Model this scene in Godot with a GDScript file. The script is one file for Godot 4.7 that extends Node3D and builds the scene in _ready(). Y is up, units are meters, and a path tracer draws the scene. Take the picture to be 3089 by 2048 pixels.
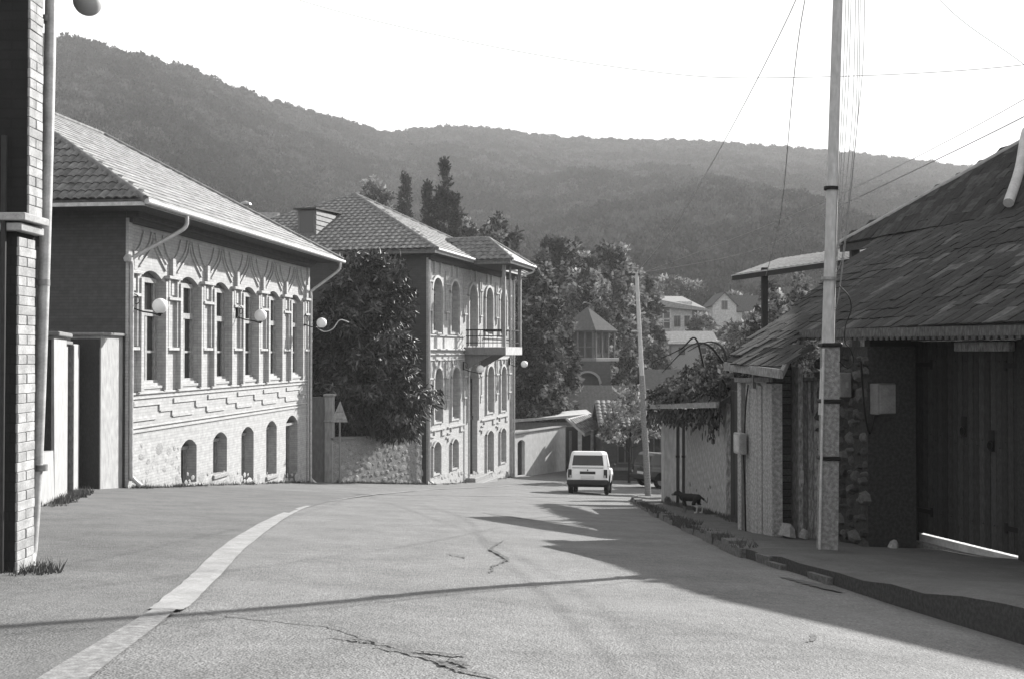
extends Node3D
# A hillside street in a small mountain town, seen downhill: x to the right, y up (0 = eye level), -z away from the viewer.

func _ready():
	# ---- camera, sky, sun, exposure
	var cam = Camera3D.new()
	cam.name = "camera"
	cam.fov = 34.25
	cam.near = 0.05
	cam.far = 4000.0
	add_child(cam)
	cam.position = Vector3(0, 0, 0)
	cam.rotation = Vector3(atan(14.0 / 1100.0), 0, 0)
	cam.current = true
	var sm = ProceduralSkyMaterial.new()
	sm.sky_top_color = g(0.66)
	sm.sky_horizon_color = g(1.0)
	sm.sky_curve = 0.2
	sm.sky_energy_multiplier = 0.98
	sm.ground_bottom_color = g(0.12)
	sm.ground_horizon_color = g(0.6)
	sm.sun_angle_max = 1.0
	var sky = Sky.new()
	sky.sky_material = sm
	var env = Environment.new()
	env.background_mode = Environment.BG_SKY
	env.sky = sky
	env.tonemap_mode = Environment.TONE_MAPPER_LINEAR
	env.tonemap_exposure = 2.42
	env.fog_enabled = true
	env.fog_density = 0.00044
	env.fog_light_color = g(0.8)
	env.sdfgi_enabled = true
	env.ssao_enabled = true
	env.ssil_enabled = true
	var we = WorldEnvironment.new()
	we.name = "world_environment"
	we.environment = env
	add_child(we)
	var sun = DirectionalLight3D.new()
	sun.name = "sun"
	sun.light_energy = 1.6
	sun.light_angular_distance = 0.5
	sun.light_color = Color(1.0, 0.995, 0.985)
	sun.shadow_enabled = true
	add_child(sun)
	var el = deg_to_rad(26.8)
	var towards = Vector3(0.65 * cos(el), sin(el), -0.76 * cos(el)).normalized()
	sun.look_at_from_position(towards * 50.0, Vector3.ZERO, Vector3.UP)
	# ---- the place
	make_materials()
	setting()
	left_house()
	yard_walls()
	brick_house()
	balcony_house()
	walls_beyond()
	far_houses()
	gate_lane()
	plants()
	street_things()

# ------------------------------------------------------------------ helpers
var M = {}
var used = {}
var rng = RandomNumberGenerator.new()

func g(v):   # a grey of this sRGB value
	return Color(v, v, v)

func lin(v):   # a grey of this linear reflectance
	return Color(v, v, v).linear_to_srgb()

func P(x, y, d):
	return Vector3(x, y, -d)

func rf(a, b):
	return rng.randf_range(a, b)

func ground_y(x, d):   # the street falls away from the viewer and slightly to the right
	var s = 0.0
	if d < 48.0:
		s = 0.1 * d
	elif d < 62.0:
		s = 4.8 + 0.07 * (d - 48.0)
	else:
		s = 5.78 + 0.02 * (d - 62.0)
	var f = clampf((90.0 - d) / 40.0, 0.0, 1.0)
	return -(1.025 + s + 0.05 * clampf(x, -14.0, 9.0) * f)

func walk_h(d):   # how far the raised walk on the right stands above the road
	return 0.13 + 0.13 * clampf((11.0 - d) / 3.5, 0.0, 1.0)

class MB:
	var T = Transform3D()
	var v = PackedVector3Array()
	var n = PackedVector3Array()
	var c = PackedColorArray()
	var col = Color.WHITE
	var tint = false
	func _init(t = Transform3D()):
		T = t
	func raw(a, b, cc, nn):
		v.push_back(a); v.push_back(cc); v.push_back(b)
		n.push_back(nn); n.push_back(nn); n.push_back(nn)
		if tint:
			c.push_back(col); c.push_back(col); c.push_back(col)
	func tri(a, b, cc):   # counter-clockwise seen from outside
		a = T * a; b = T * b; cc = T * cc
		var nn = (b - a).cross(cc - a)
		if nn.length_squared() < 1e-16:
			return
		raw(a, b, cc, nn.normalized())
	func quad(a, b, cc, d):
		tri(a, b, cc)
		tri(a, cc, d)
	func tri_s(a, b, cc, na, nb, nc):   # with its own normals
		a = T * a; b = T * b; cc = T * cc
		v.push_back(a); v.push_back(cc); v.push_back(b)
		n.push_back((T.basis * na).normalized()); n.push_back((T.basis * nc).normalized()); n.push_back((T.basis * nb).normalized())
		if tint:
			c.push_back(col); c.push_back(col); c.push_back(col)
	func box(lo, hi):
		var x0 = minf(lo.x, hi.x); var x1 = maxf(lo.x, hi.x)
		var y0 = minf(lo.y, hi.y); var y1 = maxf(lo.y, hi.y)
		var z0 = minf(lo.z, hi.z); var z1 = maxf(lo.z, hi.z)
		hexa([Vector3(x0, y0, z0), Vector3(x1, y0, z0), Vector3(x1, y0, z1), Vector3(x0, y0, z1)], [Vector3(x0, y1, z0), Vector3(x1, y1, z0), Vector3(x1, y1, z1), Vector3(x0, y1, z1)])
	func hexa(b, t):   # four base corners (clockwise seen from above: -z side first) and four top corners
		quad(b[0], b[1], b[2], b[3])
		quad(t[3], t[2], t[1], t[0])
		for i in 4:
			var j = (i + 1) % 4
			quad(b[j], b[i], t[i], t[j])
	func cbox(lo, hi, r):   # a box with its edges chamfered
		var x0 = minf(lo.x, hi.x); var x1 = maxf(lo.x, hi.x)
		var y0 = minf(lo.y, hi.y); var y1 = maxf(lo.y, hi.y)
		var z0 = minf(lo.z, hi.z); var z1 = maxf(lo.z, hi.z)
		r = minf(r, 0.24 * minf(x1 - x0, minf(y1 - y0, z1 - z0)))
		var rings = []
		for k in [[y0, r], [y0 + r, 0.0], [y1 - r, 0.0], [y1, r]]:
			var i = k[1]; var y = k[0]
			rings.append([Vector3(x0 + i + r, y, z0 + i), Vector3(x1 - i - r, y, z0 + i), Vector3(x1 - i, y, z0 + i + r), Vector3(x1 - i, y, z1 - i - r), Vector3(x1 - i - r, y, z1 - i), Vector3(x0 + i + r, y, z1 - i), Vector3(x0 + i, y, z1 - i - r), Vector3(x0 + i, y, z0 + i + r)])
		loft(rings, true)
	func loft(rings, caps = true):   # rings of points running clockwise seen from above, from the bottom up
		for k in rings.size() - 1:
			var a = rings[k]; var b = rings[k + 1]
			var m = a.size()
			for i in m:
				var j = (i + 1) % m
				quad(a[j], a[i], b[i], b[j])
		if caps:
			var a = rings[0]; var b = rings[rings.size() - 1]
			for i in range(1, a.size() - 1):
				tri(a[0], a[i], a[i + 1])
				tri(b[0], b[i + 1], b[i])
	func bar(a, b, w, h):   # a straight square bar from a to b
		var z = (b - a)
		var l = z.length()
		if l < 1e-5:
			return
		z /= l
		var up = Vector3.UP if absf(z.y) < 0.98 else Vector3.RIGHT
		var x = up.cross(z).normalized() * (w * 0.5)
		var y = z.cross(x).normalized() * (h * 0.5)
		var q = [-x - y, x - y, x + y, -x + y]
		for i in 4:
			var j = (i + 1) % 4
			quad(a + q[i], a + q[j], b + q[j], b + q[i])
		quad(a + q[3], a + q[2], a + q[1], a + q[0])
		quad(b + q[0], b + q[1], b + q[2], b + q[3])
	func tube(pts, r0, r1, seg = 8, caps = true):
		var m = pts.size()
		var prev = []
		var pn = []
		var side = Vector3.ZERO
		for k in m:
			var d = (pts[mini(k + 1, m - 1)] - pts[maxi(k - 1, 0)]).normalized()
			if side == Vector3.ZERO:
				side = d.cross(Vector3.UP if absf(d.y) < 0.95 else Vector3.RIGHT).normalized()
			else:
				side = (side - d * side.dot(d)).normalized()
			var up = side.cross(d)
			var r = lerpf(r0, r1, float(k) / maxf(1.0, m - 1))
			var ring = []; var rn = []
			for i in seg:
				var a = TAU * i / seg
				var o = side * cos(a) + up * sin(a)
				ring.append(pts[k] + o * r); rn.append(o)
			if k > 0:
				for i in seg:
					var j = (i + 1) % seg
					tri_s(prev[j], prev[i], ring[i], pn[j], pn[i], rn[i])
					tri_s(prev[j], ring[i], ring[j], pn[j], rn[i], rn[j])
			elif caps:
				for i in range(1, seg - 1):
					tri(ring[0], ring[i], ring[i + 1])
			prev = ring; pn = rn
		if caps:
			for i in range(1, seg - 1):
				tri(prev[0], prev[i + 1], prev[i])
	func ball(o, r, seg = 16, rows = 10):
		for i in rows:
			var a0 = PI * i / rows - PI / 2; var a1 = PI * (i + 1) / rows - PI / 2
			for j in seg:
				var b0 = TAU * j / seg; var b1 = TAU * (j + 1) / seg
				var q = [_s(a0, b0), _s(a0, b1), _s(a1, b1), _s(a1, b0)]
				var w = []
				for e in q:
					w.append(o + e * r)
				var nn = []
				for e in q:
					nn.append(e / r)
				if i > 0:
					tri_s(w[0], w[2], w[1], nn[0], nn[2], nn[1])
				if i < rows - 1:
					tri_s(w[0], w[3], w[2], nn[0], nn[3], nn[2])
	func _s(a, b):
		return Vector3(cos(a) * cos(b), sin(a), cos(a) * sin(b))
	func lathe(o, prof, seg = 12):   # prof: [radius, height] from the bottom up
		for k in prof.size() - 1:
			for i in seg:
				var a = TAU * i / seg; var b = TAU * (i + 1) / seg
				var p0 = o + Vector3(cos(a) * prof[k][0], prof[k][1], sin(a) * prof[k][0])
				var p1 = o + Vector3(cos(b) * prof[k][0], prof[k][1], sin(b) * prof[k][0])
				var p2 = o + Vector3(cos(b) * prof[k + 1][0], prof[k + 1][1], sin(b) * prof[k + 1][0])
				var p3 = o + Vector3(cos(a) * prof[k + 1][0], prof[k + 1][1], sin(a) * prof[k + 1][0])
				quad(p1, p0, p3, p2)
	func slab(p, t):   # a flat polygon (counter-clockwise seen from its outer side) given a thickness inwards
		var nn = Vector3.ZERO
		for i in range(1, p.size() - 1):
			nn += (p[i] - p[0]).cross(p[i + 1] - p[0])
		nn = nn.normalized() * t
		for i in range(1, p.size() - 1):
			tri(p[0], p[i], p[i + 1])
			tri(p[0] - nn, p[i + 1] - nn, p[i] - nn)
		for i in p.size():
			var j = (i + 1) % p.size()
			quad(p[j], p[i], p[i] - nn, p[j] - nn)
	func mesh():
		var a = []
		a.resize(Mesh.ARRAY_MAX)
		a[Mesh.ARRAY_VERTEX] = v
		a[Mesh.ARRAY_NORMAL] = n
		if tint:
			a[Mesh.ARRAY_COLOR] = c
		var m = ArrayMesh.new()
		m.add_surface_from_arrays(Mesh.PRIMITIVE_TRIANGLES, a)
		return m

func numbered(called, parent):
	var key = str(parent.get_instance_id()) + called
	var k = used.get(key, 0)
	used[key] = k + 1
	return called if k == 0 else "%s_%03d" % [called, k]

func tag(o, label, category = "", group = "", kind = ""):
	if label:
		o.set_meta("label", label)
	if category:
		o.set_meta("category", category)
	if group:
		o.set_meta("group", group)
	if kind:
		o.set_meta("kind", kind)
	return o

func thing(called, label, category, at = Vector3.ZERO, group = "", turn = 0.0):
	var o = Node3D.new()
	o.name = numbered(called, self)
	add_child(o, true)
	o.position = at
	o.rotation.y = turn
	return tag(o, label, category, group)

func part(called, mb, material, parent = self, kind = ""):
	if mb.v.is_empty():
		return null
	return place(called, mb.mesh(), material, parent, Transform3D(), kind)

func place(called, mesh, material, parent, xf = Transform3D(), kind = ""):
	var o = MeshInstance3D.new()
	o.name = numbered(called, parent)
	o.mesh = mesh
	o.material_override = material
	parent.add_child(o, true)
	o.transform = xf
	if kind:
		o.set_meta("kind", kind)
	return o

func many(called, mesh, material, parent, xfs, kind = "stuff"):
	var mm = MultiMesh.new()
	mm.transform_format = MultiMesh.TRANSFORM_3D
	mm.mesh = mesh
	mm.instance_count = xfs.size()
	for i in xfs.size():
		mm.set_instance_transform(i, xfs[i])
	var o = MultiMeshInstance3D.new()
	o.name = numbered(called, parent)
	o.multimesh = mm
	o.material_override = material
	parent.add_child(o, true)
	o.set_meta("kind", kind)
	return o

func inv(o, f = Transform3D()):   # from a frame (or the world) into a thing's own axes
	return o.transform.affine_inverse() * f

func frame(x0, d0, x1, d1, y0 = 0.0):   # x along a wall from (x0,d0) to (x1,d1), z outwards to the viewer's side
	var l = sqrt((x1 - x0) * (x1 - x0) + (d1 - d0) * (d1 - d0))
	var tx = (x1 - x0) / l
	var td = (d1 - d0) / l
	return Transform3D(Basis(Vector3(tx, 0, -td), Vector3.UP, Vector3(td, 0, tx)), Vector3(x0, y0, -d0))

# openings: [left, right, bottom, spring, crown]
func arch_y(o, x):
	var hw = (o[1] - o[0]) * 0.5
	var t = clampf((x - (o[0] + hw)) / hw, -1.0, 1.0)
	if o[4] - o[3] > 0.7 * hw:
		return o[3] + (o[4] - o[3]) * sqrt(maxf(0.0, 1.0 - t * t))
	return o[3] + (o[4] - o[3]) * (1.0 - t * t)

func facade(mb, s0, s1, base, top, openings, depth, z = 0.0):   # a wall face with arched openings and their reveals; base(s) gives its foot
	var cuts = [s0, s1]
	for o in openings:
		var m = 10 if o[4] - o[3] > 0.02 else 1
		for k in m + 1:
			cuts.append(lerpf(o[0], o[1], float(k) / m))
	var q = s0
	while q < s1:
		cuts.append(q)
		q += 2.0
	cuts.sort()
	for i in cuts.size() - 1:
		var a = cuts[i]; var b = cuts[i + 1]
		if b - a < 0.0005:
			continue
		var mid = (a + b) * 0.5
		var ins = []
		for o in openings:
			if mid > o[0] and mid < o[1]:
				ins.append(o)
		ins.sort_custom(func(p, r): return p[2] < r[2])
		var la = base.call(a); var lb = base.call(b)
		for o in ins:
			mb.quad(Vector3(a, la, z), Vector3(b, lb, z), Vector3(b, o[2], z), Vector3(a, o[2], z))
			la = arch_y(o, a); lb = arch_y(o, b)
			mb.quad(Vector3(a, la, z), Vector3(a, la, z - depth), Vector3(b, lb, z - depth), Vector3(b, lb, z))
			mb.quad(Vector3(a, o[2], z), Vector3(b, o[2], z), Vector3(b, o[2], z - depth), Vector3(a, o[2], z - depth))
		mb.quad(Vector3(a, la, z), Vector3(b, lb, z), Vector3(b, top, z), Vector3(a, top, z))
	for o in openings:
		mb.quad(Vector3(o[0], o[2], z), Vector3(o[0], o[2], z - depth), Vector3(o[0], o[3], z - depth), Vector3(o[0], o[3], z))
		mb.quad(Vector3(o[1], o[2], z - depth), Vector3(o[1], o[2], z), Vector3(o[1], o[3], z), Vector3(o[1], o[3], z - depth))

func arch_band(mb, o, w, z0, z1, down_to):   # a raised surround round an opening: two legs and an arch of width w
	var m = 12
	for k in m:
		var a = lerpf(o[0], o[1], float(k) / m); var b = lerpf(o[0], o[1], float(k + 1) / m)
		var e = 1.0 + 2.0 * w / (o[1] - o[0])
		var mid = (o[0] + o[1]) * 0.5
		var a2 = mid + (a - mid) * e; var b2 = mid + (b - mid) * e
		var ya = arch_y(o, a); var yb = arch_y(o, b)
		var pa = Vector3(a, ya, z1); var pb = Vector3(b, yb, z1)
		var qa = Vector3(a2, ya + w, z1); var qb = Vector3(b2, yb + w, z1)
		var back = Vector3(0, 0, z0 - z1)
		mb.quad(pa, pb, qb, qa)
		mb.quad(pb, pa, pa + back, pb + back)
		mb.quad(qa, qb, qb + back, qa + back)
	mb.box(Vector3(o[0] - w, down_to, z0), Vector3(o[0], o[3], z1))
	mb.box(Vector3(o[1], down_to, z0), Vector3(o[1] + w, o[3], z1))

func arch_pane(mb, o, z, inset = 0.0):   # a sheet filling an opening
	var m = 10
	for k in m:
		var a = lerpf(o[0] + inset, o[1] - inset, float(k) / m); var b = lerpf(o[0] + inset, o[1] - inset, float(k + 1) / m)
		mb.quad(Vector3(a, o[2] + inset, z), Vector3(b, o[2] + inset, z), Vector3(b, arch_y(o, b) - inset, z), Vector3(a, arch_y(o, a) - inset, z))

func stone_mesh(sd):   # an irregular flattish stone about one metre across
	var r = RandomNumberGenerator.new()
	r.seed = sd
	var mb = MB.new()
	var m = 7
	var outer = []; var inner = []
	for i in m:
		var a = -TAU * i / m
		var k = r.randf_range(0.8, 1.1)
		outer.append(Vector3(cos(a) * 0.5 * k, sin(a) * 0.5 * k, 0))
		inner.append(Vector3(cos(a) * 0.36 * k + r.randf_range(-.04, .04), sin(a) * 0.36 * k + r.randf_range(-.04, .04), r.randf_range(0.7, 1.1)))
	var top = Vector3(r.randf_range(-.1, .1), r.randf_range(-.1, .1), 1.15)
	for i in m:
		var j = (i + 1) % m
		mb.quad(outer[j], outer[i], inner[i], inner[j])
		mb.tri(inner[j], inner[i], top)
	return mb.mesh()

var stones = []
func stone_field(parent, f, s0, s1, lo, hi, size, thick, mats, most, seed_v, z = 0.0):   # stones set in a wall face, one by one
	var r = RandomNumberGenerator.new()
	r.seed = seed_v
	if stones.is_empty():
		for k in 5:
			stones.append(stone_mesh(40 + k))
	var count = 0
	var done = []
	for k in most * 14:
		if count >= most:
			break
		var s = r.randf_range(s0, s1)
		var a = lo.call(s); var b = hi.call(s)
		var h = size * r.randf_range(0.4, 1.0) * (1.0 if k < most * 5 else 0.6)
		var w = h * r.randf_range(1.0, 1.7)
		var y = r.randf_range(a + h * .4, b - h * .4)
		var ok = true
		for q in done:
			if absf(q[0] - s) < (q[2] + w) * .47 and absf(q[1] - y) < (q[3] + h) * .47:
				ok = false
				break
		if not ok:
			continue
		done.append([s, y, w, h])
		var bs = Basis(Vector3(0, 0, 1), r.randf_range(-0.3, 0.3)).scaled_local(Vector3(w, h, thick * r.randf_range(0.4, 1.2)))
		place("stone", stones[r.randi() % 5], mats[r.randi() % mats.size()], parent, inv(parent, f * Transform3D(bs, Vector3(s, y, z - 0.004))))
		count += 1

func ribbon(mb, pts, w, dy):   # a strip that follows the street surface; pts: [x, d] or [x, d, width]
	var l = []
	for i in pts.size():
		var a = pts[maxi(i - 1, 0)]; var b = pts[mini(i + 1, pts.size() - 1)]
		var t = Vector2(b[0] - a[0], b[1] - a[1]).normalized()
		var ww = pts[i][2] if pts[i].size() > 2 else w
		var nx = t.y * ww * 0.5; var nd = -t.x * ww * 0.5
		var x = pts[i][0]; var d = pts[i][1]
		l.append([P(x - nx, ground_y(x - nx, d - nd) + dy, d - nd), P(x + nx, ground_y(x + nx, d + nd) + dy, d + nd)])
	for i in l.size() - 1:
		var q = [l[i][0], l[i][1], l[i + 1][1], l[i + 1][0]]
		if (q[1] - q[0]).cross(q[2] - q[0]).y < 0:
			q = [q[3], q[2], q[1], q[0]]
		mb.quad(q[0], q[1], q[2], q[3])

func smooth(pts, k = 6):   # a curve through the given points
	var out = []
	var m = pts.size()
	for i in m - 1:
		var p0 = pts[maxi(i - 1, 0)]; var p1 = pts[i]; var p2 = pts[i + 1]; var p3 = pts[mini(i + 2, m - 1)]
		for j in k:
			out.append(p1.cubic_interpolate(p2, p0, p3, float(j) / k))
	out.append(pts[m - 1])
	return out

func smooth2(pts, k = 6):
	var a = []
	for p in pts:
		a.append(Vector3(p[0], p[1], p[2] if p.size() > 2 else 0.0))
	var out = []
	for p in smooth(a, k):
		out.append([p.x, p.y, p.z] if pts[0].size() > 2 else [p.x, p.y])
	return out

# ------------------------------------------------------------------ materials
func noise_image(size, layers, lo, hi, sd):   # layers: [frequency, stretch x, stretch y, weight, octaves]
	var acc = PackedFloat32Array()
	acc.resize(size * size)
	var tot = 0.0
	var k = 0
	for l in layers:
		var fn = FastNoiseLite.new()
		fn.seed = sd + 17 * k
		fn.noise_type = FastNoiseLite.TYPE_SIMPLEX_SMOOTH
		fn.frequency = l[0]
		fn.fractal_octaves = l[4]
		var im = fn.get_seamless_image(int(size / l[1]), int(size / l[2]), false, false, 0.15, true)
		im.convert(Image.FORMAT_L8)
		if l[1] > 1 or l[2] > 1:
			im.resize(size, size, Image.INTERPOLATE_CUBIC)
		var b = im.get_data()
		for i in size * size:
			acc[i] += l[3] * b[i]
		tot += l[3]
		k += 1
	var out = PackedByteArray()
	out.resize(size * size)
	for i in size * size:
		out[i] = int(clampf(lerpf(lo, hi, acc[i] / tot / 255.0), 0, 1) * 255.0)
	return Image.create_from_data(size, size, false, Image.FORMAT_L8, out)

func tex(im):
	var c = im.duplicate()
	c.convert(Image.FORMAT_RGB8)
	return ImageTexture.create_from_image(c)

func normal_tex(im, strength):
	var c = im.duplicate()
	c.convert(Image.FORMAT_RGBA8)
	c.bump_map_to_normal_map(strength)
	return ImageTexture.create_from_image(c)

func brick_image(size, rows, cols):   # faint coursing for brickwork seen from far off
	var r = RandomNumberGenerator.new()
	r.seed = 5
	var im = noise_image(size, [[0.02, 1, 1, 0.6, 3], [0.25, 1, 1, 0.5, 2]], 0.74, 1.0, 91)
	var b = im.get_data()
	var tone = []
	for i in rows * cols:
		tone.append(r.randf_range(0.94, 1.02))
	for y in size:
		var row = int(y * rows / size)
		var fy = fposmod(float(y) * rows / size, 1.0)
		for x in size:
			var sx = float(x) * cols / size + (0.5 if row % 2 else 0.0)
			var fx = fposmod(sx, 1.0)
			var k = tone[(row * cols + int(sx) % cols)]
			if fy < 0.16 or fx < 0.05:
				k = 0.88
			b[y * size + x] = int(b[y * size + x] * k)
	return Image.create_from_data(size, size, false, Image.FORMAT_L8, b)

func mat(albedo, t = null, nt = null, size = 2.0, rough = 0.9, nscale = 1.0, metal = 0.0):
	var m = StandardMaterial3D.new()
	m.albedo_color = lin(albedo)
	m.roughness = rough
	m.metallic = metal
	m.metallic_specular = 0.4
	if t:
		m.albedo_texture = t
		m.uv1_triplanar = true
		m.uv1_world_triplanar = true
		m.uv1_scale = Vector3.ONE / size
	if nt:
		m.normal_enabled = true
		m.normal_texture = nt
		m.normal_scale = nscale
	return m

func make_materials():
	var i_mottle = noise_image(512, [[0.008, 1, 1, 0.9, 4], [0.05, 1, 1, 0.6, 3], [0.3, 1, 1, 0.5, 2]], 0.55, 1.0, 1)
	var i_plaster = noise_image(512, [[0.01, 1, 1, 0.6, 4], [0.04, 1, 4, 0.9, 3], [0.3, 1, 1, 0.4, 2]], 0.7, 1.0, 2)
	var i_old = noise_image(512, [[0.012, 1, 1, 0.5, 4], [0.05, 1, 4, 1.2, 4], [0.2, 1, 2, 0.5, 2]], 0.28, 1.0, 3)
	var i_wood = noise_image(512, [[0.06, 1, 8, 1.0, 3], [0.2, 1, 8, 0.7, 2], [0.01, 1, 1, 0.4, 3]], 0.35, 1.0, 4)
	var i_asphalt = noise_image(1024, [[0.004, 1, 1, 0.5, 4], [0.03, 1, 1, 0.45, 3], [0.16, 1, 1, 1.0, 2], [0.45, 1, 1, 1.3, 1]], 0.2, 1.15, 6)
	var i_rough = noise_image(512, [[0.03, 1, 1, 0.8, 4], [0.15, 1, 1, 0.6, 2]], 0.45, 1.0, 7)
	var i_tile = noise_image(512, [[0.01, 1, 1, 1.0, 4], [0.1, 1, 1, 0.5, 3]], 0.3, 1.0, 8)
	var i_brick = brick_image(512, 32, 10)
	var mottle = tex(i_mottle); var plaster = tex(i_plaster); var old = tex(i_old); var wood = tex(i_wood)
	var asphalt = tex(i_asphalt); var rough = tex(i_rough); var tile = tex(i_tile); var brick = tex(i_brick)
	var n_rough = normal_tex(i_rough, 6.0); var n_plaster = normal_tex(i_mottle, 5.0); var n_wood = normal_tex(i_wood, 5.0)
	var n_asphalt = normal_tex(i_asphalt, 5.0); var n_brick = normal_tex(i_brick, 2.0)
	M.road = mat(0.34, asphalt, n_asphalt, 6.0, 0.92, 0.7)
	M.line = mat(0.6, asphalt, n_asphalt, 1.5, 0.85, 0.6)
	M.crack = mat(0.17, rough, null, 0.7)
	M.shoulder = mat(0.28, asphalt, n_asphalt, 5.0, 0.95, 0.8)
	M.patch = mat(0.215, asphalt, n_asphalt, 2.0, 0.95, 0.8)
	M.walk = mat(0.2, asphalt, n_rough, 3.0, 0.95, 0.8)
	M.kerb = mat(0.22, rough, n_rough, 1.2, 0.95, 1.0)
	M.earth = mat(0.12, rough, n_rough, 2.5, 1.0, 1.0)
	M.hill = mat(0.05, rough, n_rough, 30.0, 1.0, 1.0)
	M.brick = mat(0.5, brick, n_brick, 2.4, 0.9, 0.6)
	M.brick_trim = mat(0.54, brick, n_brick, 2.4, 0.9, 0.6)
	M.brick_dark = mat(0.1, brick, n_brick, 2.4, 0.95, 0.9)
	M.brick_black = mat(0.022, brick, n_brick, 2.4, 0.95, 0.9)
	M.brick_one = []
	for k in 4:
		M.brick_one.append(mat(0.5 + 0.035 * k, mottle, n_rough, 0.7, 0.92, 0.7))
	M.stone = []
	for k in 4:
		M.stone.append(mat(0.4 + 0.06 * k, rough, n_rough, 0.9, 0.95, 1.0))
	M.stone_dark = []
	for k in 4:
		M.stone_dark.append(mat(0.07 + 0.035 * k, rough, n_rough, 0.8, 0.95, 1.0))
	M.mortar = mat(0.45, rough, n_rough, 1.0, 1.0, 1.0)
	M.mortar_dark = mat(0.07, rough, n_rough, 1.0, 1.0, 1.0)
	M.roof_pale = mat(0.4, mottle, null, 1.5, 1.0)
	M.roof_pale.metallic_specular = 0.1
	M.line_worn = mat(0.38, rough, n_asphalt, 1.2, 0.9, 0.6)
	M.plaster_white = mat(0.66, plaster, n_plaster, 2.4, 0.95, 0.8)
	M.plaster = mat(0.44, plaster, n_plaster, 2.2, 0.95, 0.8)
	M.plaster_old = mat(0.6, rough, n_rough, 1.1, 0.95, 1.5)
	M.plaster_stain = mat(0.72, old, n_rough, 1.3, 0.95, 1.4)
	M.plaster_grey = mat(0.25, plaster, n_plaster, 2.0, 0.95, 0.9)
	M.white = mat(0.7, mottle, null, 1.5, 0.7)
	M.paint = mat(0.5, wood, null, 1.2, 0.6)
	M.frame = mat(0.58, wood, n_wood, 0.8, 0.7, 0.5)
	M.wood_grey = mat(0.26, wood, n_wood, 0.7, 0.9, 1.0)
	M.wood = []
	for k in 4:
		M.wood.append(mat(0.04 + 0.022 * k, wood, n_wood, 0.6, 0.85, 1.0))
	M.wood_old = []
	for k in 4:
		M.wood_old.append(mat([.22, .36, .55, .8][k], old, n_wood, 0.9, 0.95, 1.0))
	M.wood_black = mat(0.03, wood, n_wood, 0.8, 0.9, 1.0)
	M.soffit = mat(0.12, wood, null, 1.0, 0.9)
	M.iron = mat(0.012, mottle, null, 0.5, 0.55, 1.0, 0.4)
	M.galv = mat(0.42, mottle, null, 0.8, 0.5, 1.0, 0.3)
	M.gutter = mat(0.75, mottle, null, 0.8, 0.45, 1.0, 0.2)
	M.tile = []
	for k in 4:
		M.tile.append(mat(0.25 + 0.03 * k, tile, n_rough, 1.4, 0.75, 0.5))
	M.tile_front = mat(0.55, tile, n_plaster, 3.0, 0.7, 0.3)
	M.shingle = []
	for k in 5:
		M.shingle.append(mat([0.036, 0.05, 0.068, 0.095, 0.17][k], tile, n_rough, 0.7, 0.95, 1.0))
	M.shingle_far = mat(0.12, tile, n_rough, 1.2, 0.9, 1.0)
	M.sheet = mat(0.15, mottle, null, 1.2, 1.0)
	M.sheet.metallic_specular = 0.1
	M.glass = mat(0.035, null, null, 1.0, 0.08)
	M.pane_far = mat(0.04, null, null, 1.0, 0.15)
	M.globe = mat(0.78, null, null, 1.0, 0.35)
	M.globe.backlight_enabled = true
	M.globe.backlight = g(0.4)
	M.concrete = mat(0.42, rough, n_rough, 1.0, 0.95, 1.0)
	M.pole = mat(0.62, plaster, n_wood, 1.0, 0.9, 1.0)
	M.globe_shaded = mat(0.4, null, null, 1.0, 0.5)  # globe colour darkened to carry the shade it hangs in
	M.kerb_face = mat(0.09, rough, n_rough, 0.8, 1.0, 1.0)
	M.wire = mat(0.2, null, null, 1.0, 0.7)
	M.box = mat(0.26, mottle, null, 0.8, 0.6)
	M.box_pale = mat(0.5, mottle, null, 0.8, 0.6)
	M.sign = mat(0.6, mottle, null, 0.8, 0.5, 1.0, 0.2)
	M.car_white = mat(0.75, null, null, 1.0, 0.3)
	M.car_white.clearcoat_enabled = true
	M.car_dark = mat(0.03, null, null, 1.0, 0.25)
	M.car_dark.clearcoat_enabled = true
	M.rubber = mat(0.02, rough, null, 0.3, 0.9)
	M.plastic = mat(0.035, mottle, null, 0.4, 0.6)
	M.lens = mat(0.3, null, null, 1.0, 0.12)
	M.plate = mat(0.6, null, null, 1.0, 0.5)
	M.rim = mat(0.3, mottle, null, 0.4, 0.4, 1.0, 0.5)
	M.bark = mat(0.07, wood, n_wood, 0.8, 1.0, 1.0)
	M.leaf = leaf_mat(0.45)
	M.leaf.roughness = 0.85
	M.leaf.metallic_specular = 0.2
	M.leaf_dark = leaf_mat(0.10)
	M.forest = leaf_mat(0.10)
	M.forest.roughness = 1.0
	M.forest.metallic_specular = 0.1
	M.grass = mat(0.08, null, null, 1.0, 1.0)
	M.grass.cull_mode = BaseMaterial3D.CULL_DISABLED
	M.fur = mat(1.0, null, null, 1.0, 0.95)
	M.fur.vertex_color_use_as_albedo = true
	M.fur.albedo_color = Color.WHITE

func leaf_mat(b):
	var m = StandardMaterial3D.new()
	m.vertex_color_use_as_albedo = true
	m.albedo_color = Color.WHITE
	m.roughness = 0.55
	m.metallic_specular = 0.4
	m.cull_mode = BaseMaterial3D.CULL_DISABLED
	m.backlight_enabled = true
	m.backlight = lin(b)
	return m

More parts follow.
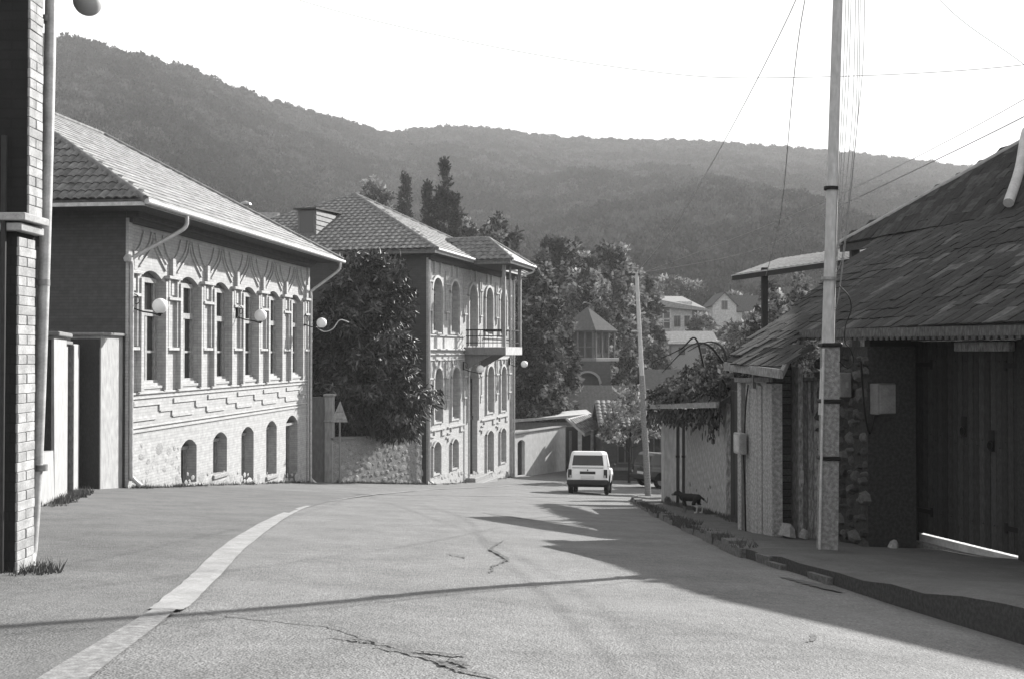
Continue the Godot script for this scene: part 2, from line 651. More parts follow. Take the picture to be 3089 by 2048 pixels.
# ------------------------------------------------------------------ ground, road, walk, hills
func kerb_x(d):
	var k = [[-10.0, 3.6], [7.0, 3.45], [9.5, 3.22], [12.0, 3.06], [14.0, 2.92], [18.7, 3.05], [24.0, 3.25], [30.0, 3.55], [36.0, 3.95], [42.0, 4.7], [48.0, 6.2], [54.0, 9.0], [80.0, 9.5]]
	for i in k.size() - 1:
		if d <= k[i + 1][0]:
			return lerpf(k[i][1], k[i + 1][1], clampf((d - k[i][0]) / (k[i + 1][0] - k[i][0]), 0.0, 1.0))
	return 9.5

var ridge = [[-1.5, .3], [-.9, .31], [-.6, .30], [-.418, .2865], [-.387, .282], [-.3435, .2717], [-.2884, .2539], [-.245, .2362], [-.2096, .2244], [-.1703, .2146], [-.131, .2028], [-.109, .1990], [-.08, .2022], [-.048, .2047], [-.001, .2008], [.038, .1949], [.0856, .1929], [.1565, .1917], [.2037, .189], [.282, .183], [.361, .1744], [.416, .168], [.55, .15], [.9, .12], [1.5, .1]]
var gully = FastNoiseLite.new()

func ridge_e(u):
	for i in ridge.size() - 1:
		if u <= ridge[i + 1][0]:
			var t = clampf((u - ridge[i][0]) / (ridge[i + 1][0] - ridge[i][0]), 0, 1)
			return lerpf(ridge[i][1], ridge[i + 1][1], t)
	return 0.1

func ridge_d(u):
	return lerpf(430.0, 720.0, smoothstep(-0.36, 0.02, u))

func hill_y(x, d):
	var u = x / d
	var dr = ridge_d(u)
	var t = (d - 66.0) / (dr - 66.0)
	var top = ridge_e(u) * dr - 3.6
	var low = -7.2
	if t <= 0.0:
		return low
	var y = 0.0
	if t <= 1.0:
		y = low + (top - low) * pow(t, 1.3)
		var w = sin(PI * clampf(t, 0.0, 1.0))
		y += w * w * (gully.get_noise_2d(x * 1.0 + d * 0.25, d * 0.3) * 15.0 * clampf(1.0 - t, 0.0, 1.0) * 1.6 + gully.get_noise_2d(x * 2.7, d * 0.9 + 300.0) * 5.0)
	else:
		y = top - (t - 1.0) * 70.0
	return y

func setting():
	gully.seed = 11
	gully.frequency = 0.006
	gully.fractal_octaves = 3
	# ground: one sheet under the town
	var mb = MB.new()
	var xs = [-120.0, -60.0, -30.0, -14.0, -9.0, -4.0, 0.0, 4.0, 9.0, 20.0, 40.0, 80.0, 120.0]
	var ds = [-60.0, -20.0, 0.0, 8.0, 16.0, 24.0, 32.0, 40.0, 48.0, 52.0, 56.0, 62.0, 68.0, 78.0]
	for i in ds.size() - 1:
		for j in xs.size() - 1:
			var q = []
			for e in [[xs[j], ds[i]], [xs[j + 1], ds[i]], [xs[j + 1], ds[i + 1]], [xs[j], ds[i + 1]]]:
				q.append(P(e[0], ground_y(e[0], e[1]) - 0.05, e[1]))
			mb.quad(q[0], q[1], q[2], q[3])
	tag(part("ground", mb, M.earth), "bare earth ground under the street and its yards", "", "", "structure")
	# road
	mb = MB.new()
	var d = -12.0
	while d < 76.0:
		var d1 = d + (0.5 if d > 2.0 and d < 30.0 else 1.0)
		var m = 26
		for j in m:
			var q = []
			for e in [[j, d], [j + 1, d], [j + 1, d1], [j, d1]]:
				var kx = kerb_x(e[1])
				var x = lerpf(-14.0, kx, float(e[0]) / m)
				q.append(P(x, ground_y(x, e[1]) + road_bump(x, e[1]), e[1]))
			mb.quad(q[0], q[1], q[2], q[3])
		d = d1
	var road = tag(part("road", mb, M.road), "worn grey asphalt street running downhill between old houses", "", "", "structure")
	# edge line, cracks and patches
	mb = MB.new()
	ribbon(mb, smooth2([[-1.72, 3.2, .2], [-1.93, 4.77, .2], [-2.1, 6.3, .16], [-2.18, 6.95, .14]], 8), 0.2, 0.013)
	part("worn_edge_line", mb, M.line_worn, road)
	mb = MB.new()
	rng.seed = 31
	var worn = smooth2([[-2.17, 6.9, .2], [-2.2, 7.2, .22], [-2.46, 8.85, .22], [-2.95, 11.8, .25], [-3.5, 16.0, .23], [-3.86, 19.5, .16], [-3.97, 21.5, .09]], 10)
	for p in worn:
		p[0] += rf(-.003, .003)
		p[2] *= rf(.95, 1.04)
	ribbon(mb, worn, 0.2, 0.014)
	part("edge_line", mb, M.line, road)
	mb = MB.new()
	ribbon(mb, smooth2([[-4.0, 24.0, .03], [-3.85, 28.5, .07], [-3.4, 33, .08], [-2.6, 39.0, .1], [-0.9, 47.0, .14], [1.2, 53.0, .2], [4.0, 57.0, .22], [7.5, 59.5, .25]], 8), 0.16, 0.014)
	part("edge_line", mb, M.line, road)
	mb = MB.new()   # the older, darker tarmac left of the line
	var edge_at = [[-6.0, -1.2], [3.2, -1.72], [4.77, -1.93], [6.3, -2.1], [7.1, -2.19], [8.85, -2.46], [11.8, -2.95], [16.0, -3.5], [19.5, -3.86], [24.0, -4.0], [28.5, -3.85], [31.0, -3.7]]
	var rows = []
	var dd0 = -6.0
	while dd0 <= 30.0:
		var x1 = 0.0
		for i in edge_at.size() - 1:
			if dd0 >= edge_at[i][0] and dd0 <= edge_at[i + 1][0]:
				x1 = lerpf(edge_at[i][1], edge_at[i + 1][1], (dd0 - edge_at[i][0]) / (edge_at[i + 1][0] - edge_at[i][0]))
		var row = []
		for k in 15:
			var x = lerpf(-9.3, x1, k / 14.0)
			row.append(P(x, ground_y(x, dd0) + road_bump(x, dd0) + .005, dd0))
		rows.append(row)
		dd0 += .5
	for i in rows.size() - 1:
		for k in 14:
			mb.quad(rows[i][k], rows[i][k + 1], rows[i + 1][k + 1], rows[i + 1][k])
	part("shoulder", mb, M.shoulder, road)
	var cracks = [
		[[[-1.95, 6.95, .02], [-1.5, 6.75, .03], [-1.1, 6.6, .025], [-.85, 6.25, .03], [-.6, 5.95, .03], [-.35, 5.8, .02]]],
		[[[-.75, 5.95, .03], [-.5, 5.75, .05], [-.35, 5.55, .06], [-.25, 5.4, .04], [-.1, 5.25, .03], [0.05, 5.0, .02]]],
		[[[-.55, 5.85, .02], [-.4, 5.82, .05], [-.24, 5.8, .03]]],
		[[[-.34, 5.66, .02], [-.27, 5.6, .06], [-.22, 5.48, .05]]],
		[[[-1.0, 6.2, .03], [-.86, 6.12, .05], [-.78, 6.08, .02]]],
		[[[-.1, 14.6, .03], [-.25, 13.2, .05], [-.12, 12.3, .07], [-.05, 11.7, .05], [-.18, 10.9, .04], [-.2, 10.2, .03]]],
		[[[-.7, 12.1, .03], [-.55, 11.8, .05], [-.5, 11.7, .02]]],
		[[[1.05, 5.05, .02], [1.2, 5.2, .035], [1.5, 5.16, .03], [1.75, 5.2, .03], [2.1, 5.12, .02]]],
		[[[-.6, 22.5, .06], [.2, 20.8, .1], [1.0, 19.8, .12], [1.9, 19.2, .06]]],
		[[[2.75, 11.3, .12], [2.92, 10.7, .3], [3.0, 10.1, .16]]],
		[[[1.85, 6.9, .03], [1.93, 7.05, .06], [1.96, 7.2, .03]]],
	]
	rng.seed = 3
	for c in cracks:
		mb = MB.new()
		var pts = smooth2(c[0], 9)
		for p in pts:
			p[0] += rf(-.018, .018); p[1] += rf(-.035, .035); p[2] *= rf(.3, .95)
		ribbon(mb, pts, .03, 0.012)
		part("crack", mb, M.crack, road)
	# walk on the right
	mb = MB.new()
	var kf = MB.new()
	d = 4.0
	while d < 46.0:
		var d1 = d + 0.6
		var xsw = [0.0, 0.22, 0.5, 1.2, 2.2, 7.0]
		for j in xsw.size() - 1:
			var q = []
			for e in [[xsw[j], d], [xsw[j + 1], d], [xsw[j + 1], d1], [xsw[j], d1]]:
				var x = kerb_x(e[1]) + e[0]
				q.append(P(x, ground_y(x, e[1]) + walk_h(e[1]) * (1.0 if e[0] > 0.1 else 0.88) + bump(x, e[1]), e[1]))
			mb.quad(q[0], q[1], q[2], q[3])
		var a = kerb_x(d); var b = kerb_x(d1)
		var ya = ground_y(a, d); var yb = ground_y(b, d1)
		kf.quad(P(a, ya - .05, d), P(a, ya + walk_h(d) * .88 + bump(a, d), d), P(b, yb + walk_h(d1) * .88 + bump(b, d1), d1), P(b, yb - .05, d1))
		d = d1
	var walk = tag(part("sidewalk", mb, M.walk), "rough raised walk with a broken edge along the right-hand walls", "", "", "structure")
	part("shade_toned_edge", kf, M.kerb_face, walk)  # darker than the walk top: shade put into the colour of this face
	# kerb stones, one by one
	var kerb = Node3D.new()
	kerb.name = "kerb"
	add_child(kerb)
	tag(kerb, "uneven kerb of worn stones along the right side of the street", "", "", "structure")
	d = 10.2
	while d < 38.0:
		var l = rf(0.5, 0.9)
		if rng.randf() > (0.12 if d > 12.5 else 0.3):
			var x = kerb_x(d) ; var x2 = kerb_x(d + l)
			var w = rf(.13, .2); var dx = rf(-.03, .03); var h = walk_h(d) * (1.0 if d > 12.5 else rf(.6, 1.0)) + rf(-.03, .03)
			var k = MB.new()
			k.hexa([P(x - .06 + dx, ground_y(x, d + l) - .1, d + l - .02), P(x + w + dx, ground_y(x, d + l) - .1, d + l - .02), P(x + w + dx, ground_y(x, d) - .1, d), P(x - .06 + dx, ground_y(x, d) - .1, d)],
				[P(x2 - .04 + dx, ground_y(x2, d + l) + h, d + l - .02), P(x2 + w + dx, ground_y(x2, d + l) + h, d + l - .02), P(x + w + dx, ground_y(x, d) + h, d), P(x - .04 + dx, ground_y(x, d) + h, d)])
			part("kerb_stone", k, M.kerb, kerb)
		d += l
	# hills
	mb = MB.new()
	var grid = []
	var nu = 150; var nd = 80
	for i in nu + 1:
		var col = []
		var u = lerpf(-1.35, 1.35, float(i) / nu)
		for j in nd + 1:
			var dd = 66.0 + 900.0 * pow(float(j) / nd, 1.5)
			col.append(P(u * dd, hill_y(u * dd, dd), dd))
		grid.append(col)
	for i in nu:
		for j in nd:
			mb.quad(grid[i][j], grid[i + 1][j], grid[i + 1][j + 1], grid[i][j + 1])
	tag(part("hills", mb, M.hill), "long wooded hills closing the valley behind the town", "", "", "structure")

func road_bump(x, d):
	return 0.012 * sin(x * 1.7 + d * 0.6) * sin(d * 0.45 - x * 0.5)

func bump(x, d):
	return 0.03 * sin(x * 5.1 + d * 1.9) * sin(d * 2.7 - x * 2.0)

# ------------------------------------------------------------------ the house at the left edge
func prism(mb, poly, y0, y1):   # poly: [x, d] points, counter-clockwise seen from above with d upwards
	var lo = []; var hi = []
	for i in range(poly.size() - 1, -1, -1):
		lo.append(P(poly[i][0], y0, poly[i][1])); hi.append(P(poly[i][0], y1, poly[i][1]))
	mb.loft([lo, hi], true)

func left_house():
	var t = thing("brick_house", "brick house corner at the left edge, shade coloured into its dark faces, with pale downpipe", "house", P(-6.0, ground_y(-6, 9), 10.0))
	var w = MB.new(inv(t))
	prism(w, [[-11.0, 8.52], [-3.9, 8.52], [-3.94, 8.8], [-6.9, 15.0], [-11.0, 15.0]], -2.6, 7.5)
	part("wall", w, M.brick_black, t)  # near-black brick, the shade of these faces put into the colour
	var p = MB.new(inv(t))
	p.box(P(-4.5, -2.4, 8.40), P(-3.788, 0.94, 8.715))
	part("pilaster", p, M.brick_black, t)  # black core keeps the pilaster front as dark as its shade
	p = MB.new(inv(t))
	p.box(P(-4.5, 1.04, 8.40), P(-3.712, 7.5, 8.65))
	part("pilaster", p, M.brick_black, t)
	for k in 2:
		p = MB.new(inv(t))
		p.cbox(P(-4.5, 0.93 + 0.075 * k, 8.33 - .03 * k), P(-3.72 + .04 * k, 0.93 + 0.06 + 0.075 * k, 8.74), .006)
		part("belt_course", p, M.brick_one[1 + k], t)
	rng.seed = 21
	var meshes = []
	for l in [0.30, 0.145]:
		var b = MB.new()
		b.cbox(Vector3(-.012, -.036, -l / 2), Vector3(.012, .036, l / 2), .004)
		meshes.append(b.mesh())
	for part_k in 2:
		var y = -1.92 if part_k == 0 else 1.10
		var top = 0.92 if part_k == 0 else 4.9
		var dd = .3 if part_k == 0 else .24
		var x = -3.784 if part_k == 0 else -3.708
		var row = 0
		while y < top:
			var jx = rf(-.003, .004)
			if row % 2 == 0:
				place("brick", meshes[0], M.brick_one[rng.randi() % 4], t, inv(t, Transform3D(Basis().scaled(Vector3(1, 1, dd / .3)), P(x + jx, y, 8.405 + dd / 2))))
			else:
				for q in 2:
					place("brick", meshes[1], M.brick_one[rng.randi() % 4], t, inv(t, Transform3D(Basis().scaled(Vector3(1, 1, dd / .31)), P(x + rf(-.003, .004), y, 8.405 + dd * (.25 + .5 * q)))))
			y += .075
			row += 1
	p = MB.new(inv(t))
	p.tube(smooth([P(-3.755, 6.0, 8.95), P(-3.765, 3.0, 8.95), P(-3.80, 1.0, 8.95), P(-3.85, -0.7, 8.95), P(-3.885, -1.52, 8.93), P(-3.87, -1.66, 8.85), P(-3.80, -1.76, 8.72)], 5), .045, .045, 12)
	part("downpipe", p, M.gutter, t)
	for y in [2.7, 0.55, -0.95]:
		p = MB.new(inv(t))
		p.tube([P(-3.80 - .02 * (1.0 - y / 3), y, 8.95), P(-3.80 - .02 * (1.0 - y / 3), y + .05, 8.95)], .053, .053, 12)
		part("pipe_clip", p, M.galv, t)
	p = MB.new(inv(t))
	p.tube([P(-3.853, 1.65, 8.33), P(-3.862, -1.7, 8.33)], .022, .022, 8)
	part("conduit", p, M.plastic, t)
	var l = thing("wall_lamp", "pale globe lamp hanging high by the near left house", "lamp", P(-6.6, 4.7, 14.4))
	var gm = MB.new(inv(l))
	gm.ball(P(-5.42, 4.49, 14.0), .18, 20, 14)
	part("globe", gm, M.globe_shaded, l)
	gm = MB.new(inv(l))
	gm.tube(smooth([P(-6.6, 5.3, 14.4), P(-5.9, 5.45, 14.2), P(-5.45, 5.2, 14.0), P(-5.42, 4.66, 14.0)], 5), .02, .02, 8)
	part("arm", gm, M.iron, l)

func globe_lamp(t, wall, globe, r):
	var m = MB.new(inv(t))
	m.ball(globe, r, 20, 14)
	part("globe", m, M.globe, t)
	m = MB.new(inv(t))
	var o = (globe - wall)
	m.tube(smooth([wall, wall + o * .35 + Vector3(0, -.1, 0), wall + o * .75 + Vector3(0, -r * .9, 0), globe + Vector3(0, -r * 1.25, 0), globe + Vector3(0, -r * .95, 0)], 5), .018, .018, 8)
	part("arm", m, M.iron, t)
	m = MB.new(inv(t))
	m.lathe(globe + Vector3(0, -r * 1.12, 0), [[.01, 0], [.06, .01], [.07, .05], [.05, .07]], 12)
	part("holder", m, M.iron, t)
	m = MB.new(inv(t))
	m.box(wall + Vector3(-.03, -.04, -.03), wall + Vector3(.05, .34, .05))
	m.box(wall + Vector3(-.03, -.05, -.12), wall + Vector3(.05, .0, .12))
	part("bracket", m, M.iron, t)
	m = MB.new(inv(t))
	m.tube(smooth([wall + Vector3(.03, .33, 0), wall + o * .22 + Vector3(0, .26, 0), wall + o * .26 + Vector3(0, .12, 0), wall + o * .14 + Vector3(0, .08, 0), wall + o * .12 + Vector3(0, .18, 0)], 4), .014, .01, 6)
	part("scroll", m, M.iron, t)

# ------------------------------------------------------------------ yard walls between the first two houses
func yard_walls():
	var f = frame(-7.17, 16.6, -9.6, 24.6)
	var base = func(s): return ground_y(-7.17 - .29 * s, 16.6 + .957 * s) - .1
	var t = thing("low_wall", "low pale plastered wall beside the near left house", "wall", f * Vector3(1.1, base.call(1.1), 0))
	var m = MB.new(inv(t, f))
	m.hexa([Vector3(-1.5, -2.6, -.35), Vector3(2.45, -3.2, -.35), Vector3(2.45, -3.2, .04), Vector3(-1.5, -2.6, .04)], [Vector3(-1.5, -1.44, -.35), Vector3(2.45, -1.66, -.35), Vector3(2.45, -1.66, .0), Vector3(-1.5, -1.44, .0)])
	part("wall", m, M.plaster, t)
	t = thing("gate_pier", "broad plastered gate pier nearest the left house", "wall", f * Vector3(3.5, base.call(3.5), 0))
	m = MB.new(inv(t, f))
	m.hexa([Vector3(2.4, -3.2, -.75), Vector3(4.65, -3.5, -.75), Vector3(4.65, -3.5, .03), Vector3(2.4, -3.2, .03)], [Vector3(2.4, .3, -.75), Vector3(4.65, .3, -.75), Vector3(4.65, .3, 0), Vector3(2.4, .3, 0)])
	part("body", m, M.plaster, t)
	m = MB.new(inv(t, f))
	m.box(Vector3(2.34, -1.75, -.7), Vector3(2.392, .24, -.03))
	part("shade_panel", m, M.wood[1], t)  # dark sheet standing in for shade on the side of the pier
	m = MB.new(inv(t, f))
	m.cbox(Vector3(2.3, .302, -.85), Vector3(4.75, .38, .1), .015)
	part("cap", m, M.plaster_grey, t)
	t = thing("yard_wall", "plastered yard wall recessed between two gate piers", "wall", f * Vector3(6.2, base.call(6.2), 0))
	m = MB.new(inv(t, f))
	m.box(Vector3(4.652, -3.7, -.6), Vector3(6.7, .18, -.14))
	m.box(Vector3(6.702, -3.8, -.6), Vector3(8.2, .2, -.05))
	part("wall", m, M.plaster, t)
	m = MB.new(inv(t, f))
	m.cbox(Vector3(4.76, .182, -.66), Vector3(6.7, .25, -.06), .012)
	part("coping", m, M.plaster_grey, t)
	m = MB.new(inv(t, f))
	m.box(Vector3(6.55, -3.5, -.16), Vector3(6.69, .17, -.03))
	part("gate_post", m, M.wood_grey, t)
	t = thing("gate_pier", "tall gate pier joined to the brick house corner", "wall", P(-9.7, -3.2, 25.2))
	m = MB.new(inv(t))
	m.box(P(-11.5, -3.6, 24.6), P(-9.19, .4, 25.98))
	part("body", m, M.plaster, t)
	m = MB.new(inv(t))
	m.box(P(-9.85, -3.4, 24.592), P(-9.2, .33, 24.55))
	part("shade_panel", m, M.wood[1], t)  # dark sheet laid over the pier face as its shade
	m = MB.new(inv(t))
	m.cbox(P(-11.6, .402, 24.5), P(-9.1, .47, 25.99), .015)
	part("cap", m, M.plaster_grey, t)

# ------------------------------------------------------------------ the long brick house
func tile_mesh(w, h):   # one curved roof tile: x along the eave, y up the slope, z out of it
	var m = MB.new()
	var seg = 5
	for k in seg:
		var a = float(k) / seg; var b = float(k + 1) / seg
		var za = .042 * sin(PI * a); var zb = .042 * sin(PI * b)
		var p = [Vector3((a - .5) * w, 0, za + .03), Vector3((b - .5) * w, 0, zb + .03), Vector3((b - .5) * w, h * 1.12, zb + .002), Vector3((a - .5) * w, h * 1.12, za + .002)]
		m.quad(p[0], p[1], p[2], p[3])
		m.quad(Vector3((a - .5) * w, 0.005, za), Vector3((b - .5) * w, 0.005, zb), p[1], p[0])
	return m.mesh()

func tile_face(parent, f, a, b, apex_l, apex_r, w, h, mats, seen, most):
	# tiles over a roof face: a, b are the eave ends (left and right seen from outside), apex_l/apex_r the upper ends; seen(p) says whether the photo shows a tile
	var x = (b - a).normalized()
	var nn = x.cross(apex_l - a).normalized()
	var y = nn.cross(x)
	var width = (b - a).length()
	var hl = (apex_l - a).dot(y)
	var xl = (apex_l - a).dot(x); var xr = (apex_r - a).dot(x)
	var mesh = tile_mesh(w, h)
	var rest = []
	var count = 0
	var row = 0
	while row * h < hl - h * .4:
		var t = (row + .5) * h / hl
		var lo = lerpf(0.0, xl, t); var hi = lerpf(width, xr, t)
		var c = int(lo / w)
		while (c + .5) * w < hi:
			if (c + .5) * w > lo:
				var o = a + x * ((c + .5) * w) + y * (row * h + rf(-.008, .008)) + nn * .012
				var xf = Transform3D(Basis(x, y, nn) * Basis(Vector3(0, 0, 1), rf(-.012, .012)), o)
				if count < most and seen.call(o):
					place("tile", mesh, mats[rng.randi() % mats.size()], parent, inv(parent, xf))
					count += 1
				else:
					rest.append(inv(parent, xf))
			c += 1
		row += 1
	if rest.size() > 0:
		many("tiles", mesh, mats[1], parent, rest)

func gutter(t, name_of, pts, r, material):
	var m = MB.new(inv(t))
	m.tube(pts, r, r, 10)
	part(name_of, m, material, t)

func brick_house():
	rng.seed = 77
	var f = frame(-9.12, 26.0, -7.42, 40.0)
	var L = 14.10
	var foot = func(s): return -3.3 - .1145 * s
	var t = thing("brick_house", "long two-storey brick house with six tall arched windows and hipped roof", "house", f * Vector3(L / 2, foot.call(L / 2), -3.0))
	var wins = []
	for k in 6:
		wins.append([.68 + 2.26 * k, 1.98 + 2.26 * k, -.86, 1.82, 2.05])
	var lows = [[3.12, 4.14, -3.5, -2.5, -2.3], [5.3, 6.34, -3.45, -2.46, -2.26], [7.5, 8.55, -4.02, -2.45, -2.25], [9.7, 10.72, -3.98, -2.42, -2.2], [11.65, 12.93, -4.6, -2.4, -2.14]]
	var wall = MB.new(inv(t, f))
	facade(wall, 0.0, L, foot, 3.5, wins + lows, .42)
	wall.box(Vector3(0.3, 3.0, -12.0), Vector3(L - .3, 3.5, -11.7))
	part("wall", wall, M.brick, t)
	wall = MB.new(inv(t, f))
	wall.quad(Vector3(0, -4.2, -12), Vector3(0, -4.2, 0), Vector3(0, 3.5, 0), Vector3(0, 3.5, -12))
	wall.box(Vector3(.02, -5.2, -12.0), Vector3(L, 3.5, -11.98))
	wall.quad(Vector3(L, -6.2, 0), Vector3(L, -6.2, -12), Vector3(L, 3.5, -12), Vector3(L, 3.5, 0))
	part("side_wall", wall, M.brick_dark, t)  # side brick far darker than the front, its shade put in the colour
	# blind recesses and a lighter plinth line on the shaded side
	for q in [[-1.9, 2.55, 1.5, .28], [-2.4, 1.95, .75, .5], [-3.4, 1.95, .8, .5], [-1.3, 1.95, .0, .0]]:
		if q[2] > 0:
			wall = MB.new(inv(t, f))
			wall.box(Vector3(-.015, q[1], q[0] - q[2]), Vector3(.01, q[1] + q[3], q[0]))
			part("vent", wall, M.brick_black, t)
	# windows of the upper floor
	for o in wins:
		var x0 = o[0]; var x1 = o[1]; var xm = (x0 + x1) * .5; var z = -.17
		var fr = MB.new(inv(t, f))
		for b in [[x0, -.86, x0 + .09, 1.86], [x1 - .09, -.86, x1, 1.86], [x0 + .09, 1.76, x1 - .09, 1.88], [x0 + .09, .93, x1 - .09, 1.08], [x0 + .09, -.86, x1 - .09, -.76], [xm - .055, -.76, xm + .055, .93]]:
			fr.box(Vector3(b[0], b[1], z - .05), Vector3(b[2], b[3], z + (.05 if b[3] - b[1] < .2 else .03)))
		fr.box(Vector3(x0 + .09, .02, z - .04), Vector3(xm - .055, .08, z + .015))
		fr.box(Vector3(xm + .055, .02, z - .04), Vector3(x1 - .09, .08, z + .015))
		fr.box(Vector3(x0 + .09, 1.08, z - .04), Vector3(x0 + .2, 1.76, z + .005))
		fr.box(Vector3(x1 - .2, 1.08, z - .04), Vector3(x1 - .09, 1.76, z + .005))
		for b in [[x0 + .09, -.76, x0 + .15, .93], [xm - .115, -.76, xm - .055, .93], [xm + .055, -.76, xm + .115, .93], [x1 - .15, -.76, x1 - .09, .93]]:
			fr.box(Vector3(b[0], b[1], z - .04), Vector3(b[2], b[3], z + .005))
		var win = part("window", fr, M.frame, t)
		var pn = MB.new(inv(t, f))
		pn.quad(Vector3(x0 + .01, -.8, z - .04), Vector3(x1 - .01, -.8, z - .04), Vector3(x1 - .01, 1.9, z - .04), Vector3(x0 + .01, 1.9, z - .04))
		part("pane", pn, M.glass, win)
		pn = MB.new(inv(t, f))
		for k in 10:
			var a = lerpf(x0, x1, k / 10.0); var b = lerpf(x0, x1, (k + 1) / 10.0)
			pn.quad(Vector3(a, 1.86, z), Vector3(b, 1.86, z), Vector3(b, maxf(1.861, arch_y(o, b)), z), Vector3(a, maxf(1.861, arch_y(o, a)), z))
		part("tympanum", pn, M.wood_grey, win)
		pn = MB.new(inv(t, f))   # stepped brick sill
		pn.box(Vector3(x0 + .002, -.862, -.17), Vector3(x1 - .002, -.80, .03))
		pn.box(Vector3(x0 + .002, -.80, -.17), Vector3(x1 - .002, -.73, -.04))
		pn.box(Vector3(x0 + .002, -.73, -.17), Vector3(x1 - .002, -.66, -.11))
		part("sill", pn, M.brick_trim, win)
		var su = MB.new(inv(t, f))   # raised brick surround
		su.box(Vector3(x0 - .15, -.92, -.003), Vector3(x0 - .005, 1.82, .13))
		su.box(Vector3(x1 + .005, -.92, -.003), Vector3(x1 + .12, 1.82, .09))
		part("surround", su, M.brick_trim, t)
	# basement openings
	for i in lows.size():
		var o = lows[i]
		var fr = MB.new(inv(t, f))
		arch_pane(fr, o, -.36)
		var win = part("door" if i == 4 else "basement_window", fr, M.wood[3] if i == 4 else M.wood[1], t)
		var bar = MB.new(inv(t, f))
		bar.box(Vector3(o[0] + .002, o[3] - .09, -.36), Vector3(o[1] - .002, o[3] - .01, -.22 if i != 4 else -.12))
		bar.box(Vector3(o[0] + .002, o[2], -.36), Vector3(o[0] + .09, o[3] - .09, -.28))
		bar.box(Vector3(o[1] - .09, o[2], -.36), Vector3(o[1] - .002, o[3] - .09, -.28))
		if i != 4:
			for k in 4:
				var x = lerpf(o[0] + .09, o[1] - .09, (k + .5) / 4.0)
				bar.box(Vector3(x - .012, o[2], -.30), Vector3(x + .012, o[3] - .09, -.276))
		part("frame", bar, M.frame, win)
		var sl = MB.new(inv(t, f))
		sl.cbox(Vector3(o[0] - .05, o[2] - .12, -.2), Vector3(o[1] + .05, o[2] + .01, .06), .02)
		part("sill", sl, M.stone[3], t)
	# string courses and the stepped band between them
	for q in [[-.99, .05, .05], [-1.10, .045, .038], [-1.80, .045, .045], [-1.91, .045, .036]]:
		var c = MB.new(inv(t, f))
		c.cbox(Vector3(.1, q[0], -.002), Vector3(L - .12, q[0] + q[1], q[2]), .008)
		part("string_course", c, M.brick_trim, t)
	for k in 6:
		var s = .3 + 2.26 * k
		for b in [[s + .1, -1.27, s + 1.45, -1.21], [s + 1.45, -1.43, s + 1.52, -1.21], [s + 1.52, -1.46, s + 2.26, -1.40], [s + 2.2, -1.60, s + 2.27, -1.46], [s, -1.63, s + 1.3, -1.57], [s + .06, -1.27, s + .1, -1.15]]:
			if b[0] < L - .2:
				var c = MB.new(inv(t, f))
				c.box(Vector3(b[0], b[1], -.002), Vector3(minf(b[2], L - .15), b[3], .036))
				part("stepped_band", c, M.brick_trim, t)
	# pilasters between the windows with panels and pendants
	for k in 7:
		var c0 = 2.26 * k + .20
		if k == 0:
			c0 = .30
		if k == 6:
			c0 = L - .36
		var hw = .30 if k > 0 and k < 6 else .2
		var c = MB.new(inv(t, f))
		c.cbox(Vector3(c0 - hw - .1, 1.9, -.002), Vector3(c0 + hw + .1, 1.98, .15), .01)
		c.box(Vector3(c0 - hw, 1.44, -.002), Vector3(c0 - hw + .09, 1.9, .09))
		c.box(Vector3(c0 + hw - .09, 1.44, -.002), Vector3(c0 + hw, 1.9, .09))
		c.cbox(Vector3(c0 - hw - .05, 1.36, -.002), Vector3(c0 + hw + .05, 1.44, .13), .01)
		c.box(Vector3(c0 - hw, .18, -.002), Vector3(c0 - hw + .08, 1.36, .08))
		c.box(Vector3(c0 + hw - .08, .18, -.002), Vector3(c0 + hw, 1.36, .08))
		c.cbox(Vector3(c0 - hw - .04, .08, -.002), Vector3(c0 + hw + .04, .16, .11), .01)
		c.box(Vector3(c0 - .07, 1.5, -.002), Vector3(c0 + .07, 1.8, .06))
		c.box(Vector3(c0 - .09, 2.0, -.002), Vector3(c0 + .09, 2.45, .10))
		part("pilaster", c, M.brick_trim, t)
		var curves = [[[-.55, 2.98], [-.34, 2.6], [0, 2.4], [.34, 2.6], [.55, 2.98]]]
		for sg in [-1, 1]:
			curves.append([[sg * .34, 2.1], [sg * .62, 2.32], [sg * .98, 2.62], [sg * 1.12, 2.95]])
			curves.append([[sg * .30, 2.28], [sg * .55, 2.44], [sg * .86, 2.72], [sg * .98, 3.0]])
		for cv in curves:   # curved brick ribs crossing under the eaves
			var pts = []
			for q in cv:
				pts.append(Vector3(clampf(c0 + q[0], .05, L - .05), q[1], .02))
			pts = smooth(pts, 4)
			var rb = MB.new(inv(t, f))
			for j in pts.size() - 1:
				if (pts[j + 1] - pts[j]).length() > .01:
					rb.bar(pts[j], pts[j + 1] + (pts[j + 1] - pts[j]) * .05, .05, .05)
			part("arch_rib", rb, M.brick_trim, t)
	# corner strips
	for s in [0.0, L - .16]:
		var c = MB.new(inv(t, f))
		c.box(Vector3(s - .03, foot.call(s), -.003), Vector3(s + .16, 3.2, .07))
		part("corner_strip", c, M.brick_trim, t)
	# eaves
	var e = MB.new(inv(t, f))
	e.box(Vector3(-1.12, 3.35, -12.8), Vector3(15.0, 3.43, .95))
	part("soffit", e, M.soffit, t)
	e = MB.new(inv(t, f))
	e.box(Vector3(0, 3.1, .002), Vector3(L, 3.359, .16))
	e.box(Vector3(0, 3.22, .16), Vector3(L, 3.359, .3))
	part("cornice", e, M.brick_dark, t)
	e = MB.new(inv(t, f))
	e.box(Vector3(-1.17, 3.33, .952), Vector3(15.05, 3.46, 1.0))
	e.box(Vector3(-1.17, 3.33, -12.9), Vector3(-1.122, 3.46, .95))
	part("fascia", e, M.gutter, t)
	e = MB.new(inv(t, f))
